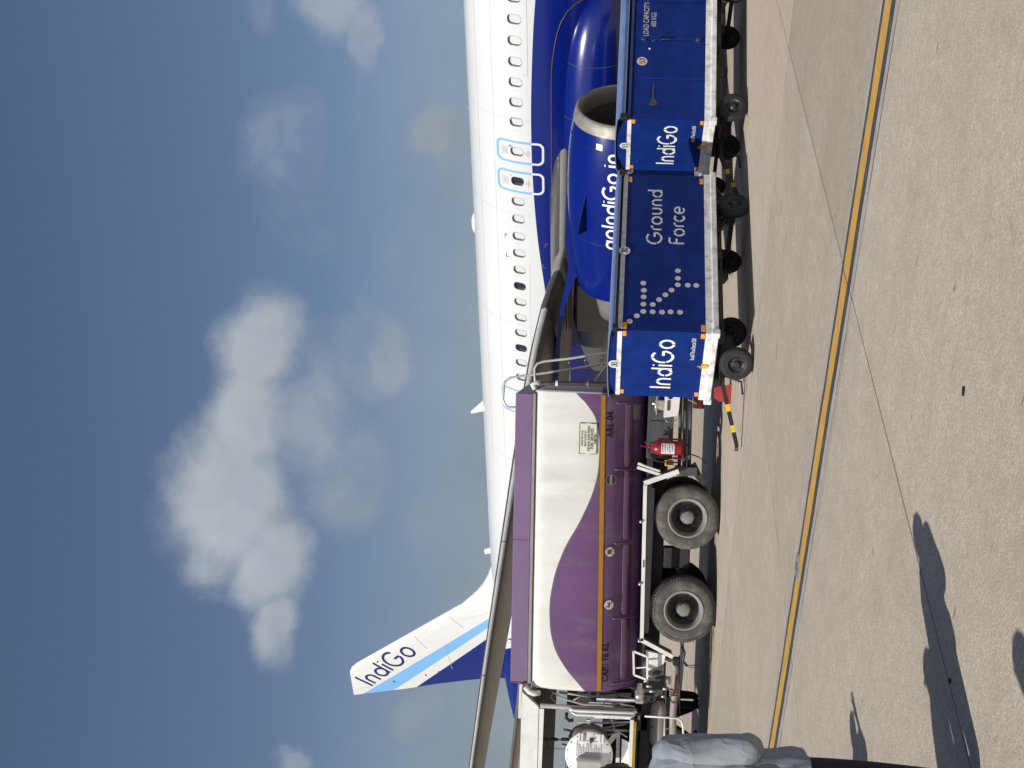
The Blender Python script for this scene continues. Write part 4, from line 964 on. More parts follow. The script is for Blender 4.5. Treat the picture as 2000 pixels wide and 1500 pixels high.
# chassis
b = MB(); b.box(-7.6, .3, TY + .75, TY + .87, .86, 1.12); b.box(-7.6, .3, TY + 1.55, TY + 1.67, .86, 1.12); b.box(-4.9, .1, TY + .5, TY + 1.9, 1.10, 1.2)
for x in (-6.5, -4.6, -2.75, -1.0, .1): b.box(x, x + .1, TY + .87, TY + 1.55, .88, 1.1)
tb(b).build('chassis', M_dark, trk)
b = MB(); b.tube([(-2.03, TY + .1, .52), (-2.03, TY + 2.3, .52)], .09, 10); b.tube([(-3.52, TY + .1, .52), (-3.52, TY + 2.3, .52)], .09, 10)
for x in (-2.03, -3.52): b.lathe([(-.22, .05), (-.15, .2), (0, .24), (.15, .2), (.22, .05)], (x, TY + 1.2, .52), 'y', 16)
tb(b).build('axle', M_dark, trk)
def truck_wheel(loc, knobby, outer=True, flip=1):
    b = MB(); n = 44; R0 = .522
    prof_ = [(.29 * flip, .30), (.30 * flip, .40), (.28 * flip, .49), (.22 * flip, .518), (.15 * flip, .525), (.08 * flip, .518), (.02 * flip, .49), (-.005 * flip, .42), (0.0, .345), (.012 * flip, .318)]
    b.lathe(prof_, (0, 0, 0), 'y', n)
    if knobby:
        for k in range(72):
            a = 2 * pi * k / 72; da = 2 * pi / 72 * .28
            def q(y, r, t): return Vector((r * sin(a + t), y, r * cos(a + t)))
            b.add([q(.045, .497, -da), q(.045, .497, da), q(.04, .527, da), q(.04, .527, -da), q(.13, .532, -da), q(.13, .532, da), q(-.002, .474, -da), q(-.002, .474, da)],
                  [(0, 1, 2, 3), (3, 2, 5, 4), (6, 7, 2, 3), (6, 3, 0), (7, 1, 2)], 0)
            b.add([q(.16, .527, -da), q(.16, .527, da), q(.27, .525, da), q(.27, .525, -da), q(.16, .535, -da), q(.16, .535, da), q(.27, .533, da), q(.27, .533, -da)], [(4, 5, 6, 7), (0, 1, 5, 4), (2, 3, 7, 6), (0, 4, 7, 3), (1, 2, 6, 5)], 0)
    t = b.mesh('tyre', M_tyre)
    r_ = MB(); r_.lathe([(.01 * flip, .322), (-.006 * flip, .315), (-.008 * flip, .300), (.012 * flip, .288), (.05 * flip, .272), (.11 * flip, .262), (.16 * flip, .252)], (0, 0, 0), 'y', 40)
    rm = r_.mesh('rim', M_rimgrey)
    c_ = MB(); c_.lathe([(.16 * flip, .255), (.175 * flip, .20), (.15 * flip, .15), (.12 * flip, .105)], (0, 0, 0), 'y', 32)
    for k in range(10): c_.lathe([(.14 * flip, .014), (.105 * flip, .014), (.10 * flip, 0)], (.17 * cos(2 * pi * k / 10), 0, .17 * sin(2 * pi * k / 10)), 'y', 6)
    cm_ = c_.mesh('wheel_disc', M_blackpaint)
    h_ = MB(); h_.lathe([(.11 * flip, .108), (.035 * flip, .10), (.02 * flip, .085), (.018 * flip, .0)], (0, 0, 0), 'y', 24)
    for k in range(8): h_.lathe([(.035 * flip, .010), (.018 * flip, .010), (.016 * flip, 0)], (.094 * cos(2 * pi * k / 8), 0, .094 * sin(2 * pi * k / 8)), 'y', 6)
    hm = h_.mesh('hub', mat('dusty_hub', (.20, .195, .18), .75, .0, var=.3, vscale=30))
    w = bpy.data.objects.new('wheel', None); link(w, trk); w.location = T(loc)
    for m_ in (t, rm, cm_, hm): link(bpy.data.objects.new(m_.name.split('.')[0], m_), w)
    return w
w1 = truck_wheel((-2.03, TY, .522), False); w2 = truck_wheel((-3.52, TY, .522), True)
w2['label'] = 'wheel with a deep block tread tyre caked in dried mud'
def bw(loc, r=.52, wd=.28):
    b = MB(); b.lathe([(0, .2), (0, r - .06), (.04, r - .01), (wd / 2, r), (wd - .04, r - .01), (wd, r - .06), (wd, .2)], (0, 0, 0), 'y', 30); o = bpy.data.objects.new('wheel', b.mesh('wheel', M_ctyre)); link(o, trk); o.location = T(loc); return o
for x in (-2.03, -3.52):
    bw((x, TY + .33, .52)); bw((x, TY + 1.75, .52)); bw((x, TY + 2.09, .52))
bw((-8.6, TY, .52)); bw((-8.6, TY + 2.0, .52))
# white wheel guard frame with plates reaching inboard
Mw = M_white
def gp(x, z, y=TY - .06): return (x, y, z)
b = MB()
b.beam(gp(-1.52, 1.225), gp(-4.03, 1.175), .05, .058); b.beam(gp(-1.505, 1.245), gp(-1.285, .70), .05, .075); b.beam(gp(-4.015, 1.19), gp(-4.26, .67), .05, .062)
b.beam(gp(-1.255, 1.365, TY - .02), gp(-1.36, .985, TY - .02), .04, .045); b.beam(gp(-1.20, 1.355, TY + .1), gp(-1.31, .99, TY + .1), .04, .04)
tb(b).build('wheel_guard', Mw, trk)
b = MB(); b.prism([(-1.50, TY - .03, 1.235), (-1.27, TY - .03, .695), (-1.24, TY - .03, .70), (-1.47, TY - .03, 1.245)], (0, .55, 0)); tb(b).build('mudguard', M_ggrey, trk)
b = MB(); b.prism([(-4.04, TY - .03, 1.19), (-4.27, TY - .03, .67), (-4.29, TY - .03, .68), (-4.06, TY - .03, 1.2)], (0, .55, 0))
tb(b).build('mudguard', M_ggrey, trk)
for (x, z) in ((-2.12, 1.27), (-3.12, 1.245), (-4.03, 1.215)):
    b = MB(); b.lathe([(-.06, .0), (-.06, .022), (.12, .022), (.13, .0)], (x, TY - .06, z), 'y', 12); tb(b).build('guard_pin', M_alu, trk)
b = MB(); b.box(-2.85, -2.73, TY - .09, TY - .084, 1.185, 1.205); tb(b).build('marker_plate', M_line, trk)
b = MB(); b.box(-3.98, -1.6, TY + .3, TY + .34, 1.06, 1.15); tb(b).build('side_channel', M_dark, trk)
# suspension springs between the wheels
b = MB()
for k in range(6): b.box(-3.3 + .08 * k, -2.25 - .08 * k, TY + .82, TY + .92, .50 + .028 * k, .524 + .028 * k)
b.box(-2.95, -2.6, TY + .7, TY + .95, .42, .86, bev=.02); tb(b).build('leaf_spring', M_dark, trk)
# equipment locker and rear parts below the tank
b = MB()
for i, (x0, x1) in enumerate(((-1.12, -.86), (-.852, -.50), (-.492, .10))): b.box(x0, x1, TY + .28, TY + .7, .80, 1.165, 0, bev=.008)
b.box(-1.12, .10, TY + .3, TY + .7, 1.17, 1.22, 0)
tb(b).build('equipment_locker', M_gpanel, trk)
b = MB()
for z, y in ((.70, .25), (.62, .22), (.54, .2)): b.tube([(-1.30, TY + y, z - .02), (.25, TY + y, z + .01)], .028, 8)
b.box(-.9, -.84, TY + .2, TY + .3, .5, .85); b.box(-.1, -.04, TY + .2, TY + .3, .5, .85); b.box(-1.36, -1.22, TY + .05, TY + .5, .40, .74)
tb(b).build('side_underrun_bar', M_gpanel, trk)
b = MB(); b.tube([(-1.02, TY + .28, .49), (-1.06, TY + .2, .36), (-1.16, TY + .18, .24), (-1.22, TY + .18, .23)], .010, 6); b.prism([(-1.25, TY + .1, .55), (-1.6, TY + .1, .22), (-1.58, TY + .1, .2), (-1.15, TY + .1, .42)], (0, .35, 0)); tb(b).build('mud_flap', M_dark, trk)
b = MB(); b.prism([(-.44, TY + .02, .97), (-.40, TY + .02, .76), (-.30, TY + .02, .735), (-.05, TY + .02, .725), (.03, TY + .02, .76), (.03, TY + .02, .965)], (0, .28, 0))
wb_ = tb(b).build('white_equipment_box', Mw, trk)
b = MB(); b.lathe([(0, .04), (-.02, .04), (-.03, .032), (-.03, 0)], T((-.10, TY + .02, .885)), 'y', 18); b.build('filler_cap', M_blackpaint, wb_)
b = MB(); b.box(-.32, -.16, TY + .005, TY + .02, .885, .925); tb(b).build('vent_slot', M_gpanel, wb_)
b = MB(); b.lathe([(0, .0), (0, .085), (.11, .085), (.13, .10), (.15, .10), (.15, 0)], (-.24, TY + .15, .97), 'z', 20); b.box(-.40, -.10, TY + .06, TY + .24, 1.085, 1.10); b.lathe([(0, .02), (.06, .02), (.07, 0)], (-.22, TY + .1, 1.10), 'z', 10); tb(b).build('pump_motor', M_alu, trk)
b = MB(); b.box(-.27, .06, TY + .05, TY + .30, .33, .50, 0, bev=.01); b.box(-.25, .05, TY + .035, TY + .05, .36, .47, 1); tb(b).build('tail_light', [M_dark, M_redlens], trk)
b = MB(); b.beam((-.19, TY, .46), (-.13, TY, .60), .012, .012); tb(b).build('tail_light_bracket', M_alu, trk)
b = MB(); b.tube([(-.43, TY + .12, .98), (-.50, TY + .08, .92), (-.51, TY + .08, .84), (-.46, TY + .1, .76)], .007, 6); tb(b).build('cable', M_steel, trk)
b = MB(); b.box(-1.22, -1.12, TY + .08, TY + .18, .78, .92, 0, bev=.01); b.box(-1.20, -1.14, TY + .06, TY + .08, .80, .90, 1); tb(b).build('valve_block', [M_yellow, M_dark], trk)
# fire extinguisher in its bracket
b = MB(); b.box(-1.10, -.77, TY + .0, TY + .20, .635, .66); b.box(-.795, -.77, TY + .02, TY + .2, .66, 1.06); b.box(-1.06, -.80, TY + .02, TY + .035, .98, 1.04); b.box(-1.10, -1.07, TY + .02, TY + .2, .66, .8); tb(b).build('extinguisher_bracket', M_red, trk)
ext = empty('fire_extinguisher', (-.92, TY - .02, .665), 0, 'red fire extinguisher strapped under the purple tank of the fuel truck', 'fire extinguisher')
b = MB(); b.lathe([(0, .105), (.02, .118), (.38, .118), (.44, .10), (.475, .05), (.48, .03), (.50, .03)], (0, 0, 0), 'z', 26, capstart=True, capend=True); b.build('cylinder', M_red, ext)
b = MB(); b.grid([[Vector((.121 * sin(a), -.121 * cos(a), z)) for a in [radians(t) for t in range(-50, 46, 8)]] for z in (.12, .33)]); lb = b.build('label_sticker', mat('extinguisher_label', (.62, .63, .64), .5, var=.35, vscale=25), ext)
b = MB()
for z, a0, a1 in ((.31, -30, 30), (.285, -35, 20), (.26, -30, 34), (.225, -20, 10), (.20, -36, 30), (.175, -32, 0), (.15, -30, 24)):
    b.grid([[Vector((.1225 * sin(radians(a0 + (a1 - a0) * k / 6)), -.1225 * cos(radians(a0 + (a1 - a0) * k / 6)), z + dz)) for k in range(7)] for dz in (0, .008)])
b.build('label_print', M_line, lb)
b = MB(); b.tube([(0, 0, .50), (0, 0, .54)], .022, 8); b.beam((-.0, 0, .53), (.09, -.02, .60), .02, .012); b.beam((0, 0, .54), (.02, -.02, .66), .02, .012); b.build('handle', M_red, ext)
b = MB(); b.tube([(-.02, -.01, .53), (-.14, -.03, .50), (-.21, -.03, .42), (-.23, -.03, .3), (-.225, -.03, .05), (-.20, -.02, .0)], .012, 8); b.build('hose', M_rubber, ext)
# ---- pumping module at the left end of the truck
def pp(px, py, dy=0.0): return P(px, py, TY + dy)
b = MB()
b.prism([pp(1020, 1336), pp(1052, 1381), pp(1053, 1397), pp(1020, 1500) + Vector((-.0, 0, .012)), ][:0] or [(-4.86, TY + .0, 3.075), (-5.0, TY, 3.06), (-5.22, TY, 2.79), (-7.6, TY, 2.745), (-7.6, TY, 3.03)], (0, .10, 0))
b.box(-7.6, -5.25, TY + .012, TY + .07, 2.70, 2.79)
o_ = tb(b).build('gantry_beam', mat('gantry_white', (.74, .74, .71), .45, var=.08, dirt=.5, dirtcol=(.45, .43, .38), dscale=5), trk)
b = MB(); b.box(-7.6, -4.9, TY + .10, TY + 2.2, 2.92, 2.98); b.box(-7.6, -5.3, TY + 1.9, TY + 2.0, 2.62, 2.95); b.box(-7.6, -5.05, TY + 2.1, TY + 2.2, 2.6, 2.98)
tb(b).build('gantry_roof', M_taupe, trk)
b = MB(); b.tube([(-4.90, TY - .01, 3.02), (-4.97, TY - .03, 2.95), (-5.0, TY - .02, 2.88), (-4.99, TY + .02, 2.78)], .045, 10); b.box(-5.42, -4.87, TY + .0, TY + .03, 3.066, 3.115); tb(b).build('pipe_elbow', M_white, trk)
# posts and vertical pipes
b = MB(); b.tube([pp(1055, 1378), pp(1150, 1384), pp(1243, 1388)], .038, 10); tb(b).build('post', M_ggrey, trk)
b = MB(); b.tube([pp(1113, 1385, -.06), pp(1120, 1388, -.08), pp(1235, 1393, -.08), pp(1243, 1390, -.05)], .030, 10); b.tube([pp(1116, 1391, -.1), pp(1125, 1396, -.12), pp(1232, 1400, -.12), pp(1240, 1396, -.08)], .020, 10); tb(b).build('grab_rail', M_white, trk)
b = MB(); b.beam(pp(1165, 1366, .1), pp(1245, 1369, .1), .05, .045); b.beam(pp(1160, 1399, .15), pp(1250, 1402, .15), .05, .05); tb(b).build('bracket', M_wwhite, trk)
hb = MB()
hb.tube([pp(1078, 1352, .25), pp(1100, 1365, .2), pp(1140, 1376, .15), pp(1190, 1377, .12), pp(1225, 1370, .1)], .018, 8)
hb.tube([pp(1080, 1352, .3), pp(1076, 1362, .3), pp(1085, 1373, .3)], .014, 8); hb.tube([pp(1140, 1356, .4), pp(1120, 1368, .35)], .014, 8)
hb.tube([pp(1168, 1356, .3), pp(1178, 1372, .2), pp(1190, 1385, .1)], .012, 8); hb.tube([pp(1200, 1355, .3), pp(1225, 1362, .2), pp(1245, 1366, .2)], .014, 8)
hb.tube([pp(1092, 1352, .35), pp(1150, 1360, .3), pp(1200, 1358, .3)], .02, 8); hb.tube([pp(1150, 1372, .3), pp(1210, 1374, .25), pp(1240, 1380, .2)], .012, 8)
hb.tube([pp(1128, 1410, .3), pp(1180, 1412, .3), pp(1235, 1410, .3)], .016, 8); hb.tube([pp(1195, 1405, .2), pp(1200, 1425, .2), pp(1225, 1440, .2)], .012, 8); hb.tube([pp(1180, 1425, .35), pp(1240, 1428, .35)], .022, 8)
tb(hb).build('hose', M_ggrey, trk)
hb = MB()
for (x_, y_, h_) in ((1268, 1340, .05), (1275, 1350, .06), (1262, 1330, .04), (1300, 1345, .05), (1296, 1360, .04)):
    q = pp(x_, y_, .25); hb.lathe([(-h_, .0), (-h_, .03), (h_, .03), (h_, 0)], q, 'z', 10)
hb.tube([pp(1262, 1318, .2), pp(1275, 1322, .2), pp(1290, 1318, .2)], .012, 6); hb.tube([pp(1272, 1360, .15), pp(1280, 1366, .12), pp(1272, 1371, .15), pp(1266, 1366, .15)], .006, 6)
hb.tube([pp(1205, 1338, .5), pp(1240, 1345, .4)], .014, 6); hb.tube([pp(1300, 1320, .3), pp(1300, 1440, .3)], .018, 8); hb.tube([pp(1272, 1420, .2), pp(1310, 1424, .2)], .016, 8)
tb(hb).build('pipe_fitting', M_steel, trk)
hb = MB(); hb.tube([pp(1107, 1392, .1), pp(1106, 1402, .1), pp(1112, 1408, .1), pp(1120, 1406, .1)], .028, 10); tb(hb).build('black_hose', M_rubber, trk)
# dark machinery block behind the hoses
b = MB(); b.box(-5.35, -5.0, TY + .45, TY + 1.6, 1.3, 2.35); b.box(-6.9, -5.2, TY + 1.1, TY + 1.7, 1.0, 1.75); b.box(-7.5, -5.0, TY + .35, TY + 1.9, .98, 1.12)
tb(b).build('machinery_block', M_dark, trk)
b = MB(); b.box(-5.42, -5.3, TY + .42, TY + .5, 1.95, 2.25); b.lathe([(0, .09), (.03, .09), (.03, 0)], (-5.3, TY + .3, 1.55), 'y', 16); b.lathe([(0, .06), (.03, .06), (.03, 0)], (-5.65, TY + .4, 1.72), 'y', 16)
for k in range(5): b.tube([(-5.2 - .1 * k, TY + .4, 1.35), (-5.25 - .12 * k, TY + .38, 1.75 + .05 * (k % 2))], .016, 6)
tb(b).build('valve', M_ggrey, trk)
# filter vessel: shaded dome behind, white lid in front
vc = P(1150, 1432, TY + .5)
b = MB(); b.lathe([(.0, .02), (-.02, .12), (-.08, .24), (-.16, .31), (-.24, .335), (-1.3, .335), (-1.4, .2), (-1.42, .01)], vc + Vector((.16, 0, 0)), 'x', 32); tb(b).build('filter_vessel', M_taupe, trk)
lc = P(1150, 1475, TY)
b = MB(); b.lathe([(.30, .34), (.06, .36), (.05, .385), (.0, .385), (-.015, .37), (-.02, .0)], lc, 'y', 44); lid = tb(b).build('vessel_lid', mat('lid_white', (.80, .80, .79), .4, var=.04), trk)
b = MB()
for dz in (.17, .12, -.16, -.21): b.box(lc.x + .22, lc.x + .36, TY - .06, TY + .0, lc.z + dz - .018, lc.z + dz + .018)
tb(b).build('lid_hinge', M_white, lid)
b = MB()
for k in range(16):
    a = 2 * pi * k / 16 + .2; b.lathe([(-.035, 0), (-.035, .010), (.0, .010)], (lc.x + .352 * cos(a), TY + .01, lc.z + .352 * sin(a)), 'y', 6)
b.prism([(lc.x + .28, TY - .05, lc.z + .0), (lc.x + .19, TY - .05, lc.z - .02), (lc.x + .28, TY - .05, lc.z - .08)], (0, .04, 0)); tb(b).build('lid_bolt', M_dark, lid)
b = MB(); x0, x1, z0, z1 = lc.x - .02, lc.x + .235, lc.z - .20, lc.z + .20
for q in ((x0, x1, z1 - .006, z1), (x0, x1, z0, z0 + .006), (x1 - .006, x1, z0, z1), (x0, x0 + .006, z0, z1)): b.box(q[0], q[1], TY - .024, TY - .021, q[2], q[3])
for k in range(14):
    z = z1 - .03 - k * .026; ln_ = random.uniform(.13, .22); x = x0 + .02
    while x < x0 + ln_:
        wl = random.uniform(.012, .035); b.box(x, min(x + wl, x0 + ln_), TY - .024, TY - .021, z - .006, z + .005); x += wl + .008
tb(b).build('instruction_print', mat('print_grey', (.22, .21, .22), .6, var=0), lid)
b = MB(); b.box(lc.x - .20, lc.x - .035, TY - .16, TY - .02, lc.z - .22, lc.z + .21, 0, bev=.02); b.box(lc.x - .185, lc.x - .06, TY - .165, TY - .16, lc.z - .2, lc.z + .18, 1); tb(b).build('gauge_box', [mat('box_offwhite', (.68, .64, .58), .45, var=.06), M_gpanel.copy() if False else M_alu], lid)
b = MB(); a_ = pp(1056, 1443, .3); c_ = pp(1118, 1446, .3)
b.tube([a_, c_], .010, 6); 
for px in (1068, 1080, 1086, 1100, 1106): q = pp(px, 1444, .3); b.lathe([(-.03, 0), (-.03, .028), (.03, .028), (.03, 0)], q, 'z', 10)
b.tube([pp(1068, 1446, .3), pp(1073, 1458, .3), pp(1073, 1462, .3), pp(1104, 1463, .3), pp(1105, 1500, .3)], .006, 6)
b.tube([pp(1102, 1425, .3), pp(1115, 1427, .3)], .018, 6); b.tube([pp(1101, 1422, .3), pp(1103, 1428, .3)], .008, 6); b.tube([pp(1098, 1453, .3), pp(1112, 1457, .3)], .015, 6)
tb(b).build('vent_valve', M_blackpaint, trk)
# platform beam with the yellow edge, frame below
b = MB(); b.box(-7.6, -5.30, TY - .12, TY + .3, 1.245, 1.30, 0); b.box(-7.6, -5.32, TY - .135, TY - .12, 1.205, 1.25, 1); b.box(-7.6, -5.30, TY - .11, TY + .3, 1.18, 1.245, 2)
tb(b).build('platform_edge', [M_white, mat('worn_yellow', (.30, .21, .015), .5, var=.3), M_dark], trk)
b = MB(); b.tube([pp(1259, 1399, -.1), pp(1300, 1401, -.1), pp(1322, 1403, -.1), pp(1331, 1408, -.1), pp(1334, 1418, -.1), pp(1335, 1450, -.1)], .016, 8); b.tube([pp(1298, 1402, -.1), pp(1297, 1460, -.1)], .012, 8); tb(b).build('step_rail', M_white, trk)
b = MB()
b.beam((-5.5, TY + .5, 1.98), (-7.6, TY + .5, 1.90), .08, .06); b.beam((-5.62, TY + .45, 1.95), (-5.62, TY + .45, 1.2), .06, .06); b.beam((-5.65, TY + .4, 1.5), (-6.0, TY + .4, 1.75), .03, .08)
b.beam((-5.65, TY + .4, 1.48), (-7.5, TY + .4, 1.46), .05, .06); b.beam((-6.3, TY + .35, 1.3), (-6.3, TY + .35, 2.0), .06, .08); b.prism([(-5.7, TY + .2, 1.42), (-6.2, TY + .2, 1.42), (-6.5, TY + .2, 1.70), (-6.5, TY + .2, 1.30), (-5.75, TY + .2, 1.30)], (0, .03, 0))
tb(b).build('module_frame', M_wwhite, trk)
# step frame, folded mudguard plate, couplings and pipes below
F4 = [pp(1237, 1272, -.12), pp(1264, 1283, -.12), pp(1264, 1328, -.12), pp(1238, 1318, -.12)]
b = MB()
for i in range(4): b.beam(F4[i], F4[(i + 1) % 4], .03, .03, upv=(0, 1, 0))
b.beam(pp(1237, 1305, -.1), pp(1264, 1303, -.1), .02, .02, upv=(0, 1, 0)); tb(b).build('step_frame', mat('step_white', (.78, .76, .72), .4, var=.1, dirt=.3), trk)
b = MB(); b.prism([pp(1262, 1272, .05), pp(1300, 1280, .05), pp(1296, 1297, .05), pp(1262, 1312, .05)], (0, .12, .0)); tb(b).build('folded_plate', M_wwhite, trk)
b = MB(); b.box(-5.25, -4.45, TY + .4, TY + .9, .75, 1.12, bev=.03); tb(b).build('sump_box', M_gpanel, trk)
b = MB(); q = P(1249, 1352, TY - .08)
b.lathe([(-.14, .03), (-.12, .055), (-.03, .06), (-.02, .075), (.03, .075), (.05, .05), (.14, .045), (.15, 0)], q, 'x', 18); b.lathe([(-.08, .0), (-.08, .07), (0, .075), (.05, .03)], q + Vector((-.05, 0, 0)), 'y', 18); b.box(q.x - .17, q.x - .10, q.y - .08, q.y + .04, q.z - .07, q.z + .06, bev=.01)
tb(b).build('hose_coupling', mat('bright_steel', (.62, .61, .57), .25, .8, var=.2, vscale=20), trk)
b = MB(); c2 = P(1287, 1372, TY + .3)
b.lathe([(.03, .0), (.02, .07), (-.04, .12), (-.12, .14), (-.62, .14), (-.68, .1), (-.70, 0)], c2, 'x', 26); tb(b).build('small_filter', M_taupe, trk)
b = MB(); b.tube([pp(1284, 1294, .3), pp(1298, 1287, .28), pp(1312, 1290, .25), pp(1319, 1302, .22), pp(1318, 1345, .2), pp(1314, 1400, .2), pp(1314, 1440, .2)], .058, 12)
for py in (1348, 1353, 1358): q = pp(1317, py, .2); b.lathe([(-.01, .085), (.01, .085)], q, 'x', 18, capstart=True, capend=True)
b.tube([pp(1304, 1322, .2), pp(1304, 1336, .2)], .05, 10); tb(b).build('delivery_pipe', M_taupe, trk)
b = MB(); b.tube([pp(1322, 1318, .1), pp(1318, 1345, .1), pp(1311, 1360, .1)], .018, 8); tb(b).build('red_hose', mat('faded_red_hose', (.12, .025, .018), .6, var=.2), trk)
b = MB(); b.tube([pp(1327, 1280, .1), pp(1327, 1400, .1)], .012, 6); b.tube([pp(1332, 1262, 0), pp(1337, 1275, 0), pp(1334, 1291, 0), pp(1342, 1301, 0)], .022, 8); b.tube([pp(1343, 1300, 0), pp(1366, 1299, 0)], .008, 6); b.tube([pp(1344, 1303, 0), pp(1357, 1304, 0)], .006, 6); b.box(-4.42, -4.28, TY, TY + .1, .55, .66, bev=.02)
tb(b).build('lanyard_hook', M_blackpaint, trk)
b = MB(); b.box(-6.05, -5.1, TY + .3, TY + .75, .58, .72, bev=.02); b.box(-5.6, -5.3, TY + .35, TY + .6, 1.0, 1.2, bev=.02); tb(b).build('pump_body', M_gpanel, trk)
b = MB(); b.lathe([(0, .12), (.02, .13), (.10, .13), (.11, .1), (.11, 0)], (-5.75, TY + .42, 1.52), 'y', 20); tb(b).build('hose_reel', mat('reel_blue', (.008, .015, .07), .5, var=.1), trk)
# cab, out of the picture on the left
b = MB(); b.prism([(-7.9, TY + .05, .7), (-7.9, TY + .05, 2.9), (-8.4, TY + .05, 3.05), (-9.7, TY + .05, 2.95), (-10.1, TY + .05, 1.9), (-10.15, TY + .05, .6), (-8.0, TY + .05, .6)], (0, 2.3, 0)); cab = tb(b).build('cab', M_white, trk)
b = MB(); b.box(-9.55, -8.5, TY + .03, TY + .05, 1.9, 2.7); tb(b).build('window', M_glass, cab)

# ================================================================== baggage carts
CL_, CW_ = 3.0, 1.31
def ring_pts(cx, cz, r, n=28): return [(cx + r * cos(2 * pi * k / n), cz + r * sin(2 * pi * k / n)) for k in range(n)]
def zt(x, z): return z + .004 * x * max(0, (z - .47) / 1.3)
def cart(loc, phi, label, number, side, code, turn, bar_len, show_logo=False, nolatch=False, ends=True):
    c = empty('baggage_cart', (loc[0], loc[1], 0), phi, label, 'baggage cart', 'covered baggage carts lined up beside the plane')
    tall = .04 if side == 'doors' else 0.0
    def Z(mb): return mb.map(lambda p: Vector((p.x, p.y, zt(p.x, p.z))))
    b = MB(); b.box(-.05, CL_ + .05, -.045, CW_ + .045, .47, .545, bev=.008); b.box(-.02, CL_ + .02, -.012, CW_ + .012, .545, .632)
    for (x, y) in ((-.065, -.06), (-.065, CW_ - .03)): b.box(x, x + .09, y, y + .09, .455, .56, bev=.008)
    Z(b).build('deck', M_wwhite, c)
    b = MB()
    for y in (.25, 1.0): b.box(.1, CL_ - .1, y, y + .06, .38, .47)
    for x in (.3, 1.4, 2.5): b.box(x, x + .06, 0.05, CW_ - .05, .41, .47)
    b.build('underframe', M_dark, c)
    # body walls
    b = MB(); b.box(.0, .03, .0, CW_, .632, 1.69)
    gp_ = [(0.0, y, 1.75 + (.105 + tall) * (1 - ((y - CW_ / 2) / (CW_ / 2)) ** 2) ** .8) for y in [CW_ * i / 16 for i in range(17)]]
    b.prism([(0, 0, 1.74)] + gp_ + [(0, CW_, 1.74)], (.03, 0, 0)); Z(b).build('end_panel', M_navy, c)
    b = MB(); b.box(CL_ - .03, CL_, .0, CW_, .632, 1.74); b.prism([(CL_ - .03, 0, 1.74)] + [(CL_ - .03, q[1], q[2]) for q in gp_] + [(CL_ - .03, CW_, 1.74)], (.03, 0, 0)); Z(b).build('end_panel', M_navy, c)
    b = MB(); b.box(.03, CL_ - .03, CW_ - .03, CW_, .632, 1.72); Z(b).build('side_panel', M_navy, c)
    b = MB(); b.box(-.012, .0, .02, CW_ - .02, 1.688, 1.748); Z(b).build('rub_strip', M_wwhite, c)
    # roof with turned-down edge
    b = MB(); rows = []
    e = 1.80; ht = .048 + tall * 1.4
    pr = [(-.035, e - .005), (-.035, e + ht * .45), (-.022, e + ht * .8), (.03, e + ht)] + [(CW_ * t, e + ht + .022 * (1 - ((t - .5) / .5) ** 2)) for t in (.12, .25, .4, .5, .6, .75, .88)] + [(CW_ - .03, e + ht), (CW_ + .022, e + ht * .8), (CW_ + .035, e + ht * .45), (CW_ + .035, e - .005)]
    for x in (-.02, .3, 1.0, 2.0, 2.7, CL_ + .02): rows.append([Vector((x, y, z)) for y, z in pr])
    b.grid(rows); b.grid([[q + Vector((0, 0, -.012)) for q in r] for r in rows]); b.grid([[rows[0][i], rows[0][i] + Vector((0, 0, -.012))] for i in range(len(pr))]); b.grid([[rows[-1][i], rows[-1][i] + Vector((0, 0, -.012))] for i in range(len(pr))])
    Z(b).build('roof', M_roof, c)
    for x in (-.03, CL_ - .07):
        for y in (-.045, CW_ - .025): b = MB(); b.box(x, x + .10, y, y + .07, 1.74, 1.815 + tall, bev=.01); Z(b).build('corner_clip', M_blackpaint, c)
    if side == 'curtain':
        b = MB(); b.box(.03, CL_ - .03, .0, .02, .632, 1.69); Z(b).build('side_panel', M_navy, c)
        b = MB(); b.box(.02, CL_ - .02, -.012, .0, 1.688, 1.748); Z(b).build('rub_strip', M_greystrip, c)
        b = MB(); b.tube([(.02, .035, 1.772), (CL_ - .02, .035, 1.772)], .026, 10); b.box(.02, CL_ - .02, .03, .08, 1.72, 1.80); Z(b).build('curtain_roll', M_rubber, c)
    else:
        b = MB(); b.box(.03, CL_ - .03, .012, .03, .632, 1.74); b.box(.03, .715, .0, .012, .632, 1.69)
        Z(b).build('side_panel', M_navy, c)
        for (x0, x1, d) in ((.725, 1.445, .014), (1.455, 2.175, .014), (2.19, CL_ - .03, .004)):
            b = MB(); b.box(x0, x1, -.004 if d > .01 else .004, .016, .648, 1.69, bev=.007); dr = Z(b).build('door', M_navy, c)
        b = MB(); b.box(.0, CL_, -.024, .012, 1.712, 1.745); b.box(.0, CL_, -.010, .0, 1.70, 1.712); Z(b).build('door_rail', M_frameblue, c)
        b = MB(); b.box(.0, CL_, .02, .06, 1.745, 1.80); Z(b).build('roof_gap_shade', M_black, c)  # black strip filling the open gap, standing in for its shade
        b = MB(); b.tube([(1.40, -.02, 1.43), (1.43, -.035, 1.37), (1.50, -.04, 1.30), (1.55, -.03, 1.17)], .009, 6); b.tube([(1.445, -.02, 1.30), (1.43, -.045, 1.26), (1.43, -.045, 1.16), (1.445, -.02, 1.13)], .009, 6)
        b.box(1.42, 1.48, -.018, -.004, 1.28, 1.32); Z(b).build('door_handle', M_frameblue, c)
        for z in (1.55, .74):
            b = MB(); b.tube([(1.45, -.012, z - .045), (1.45, -.012, z + .045)], .014, 8); b.box(1.40, 1.50, -.010, -.003, z - .03, z + .03); Z(b).build('hinge', M_frameblue, c)
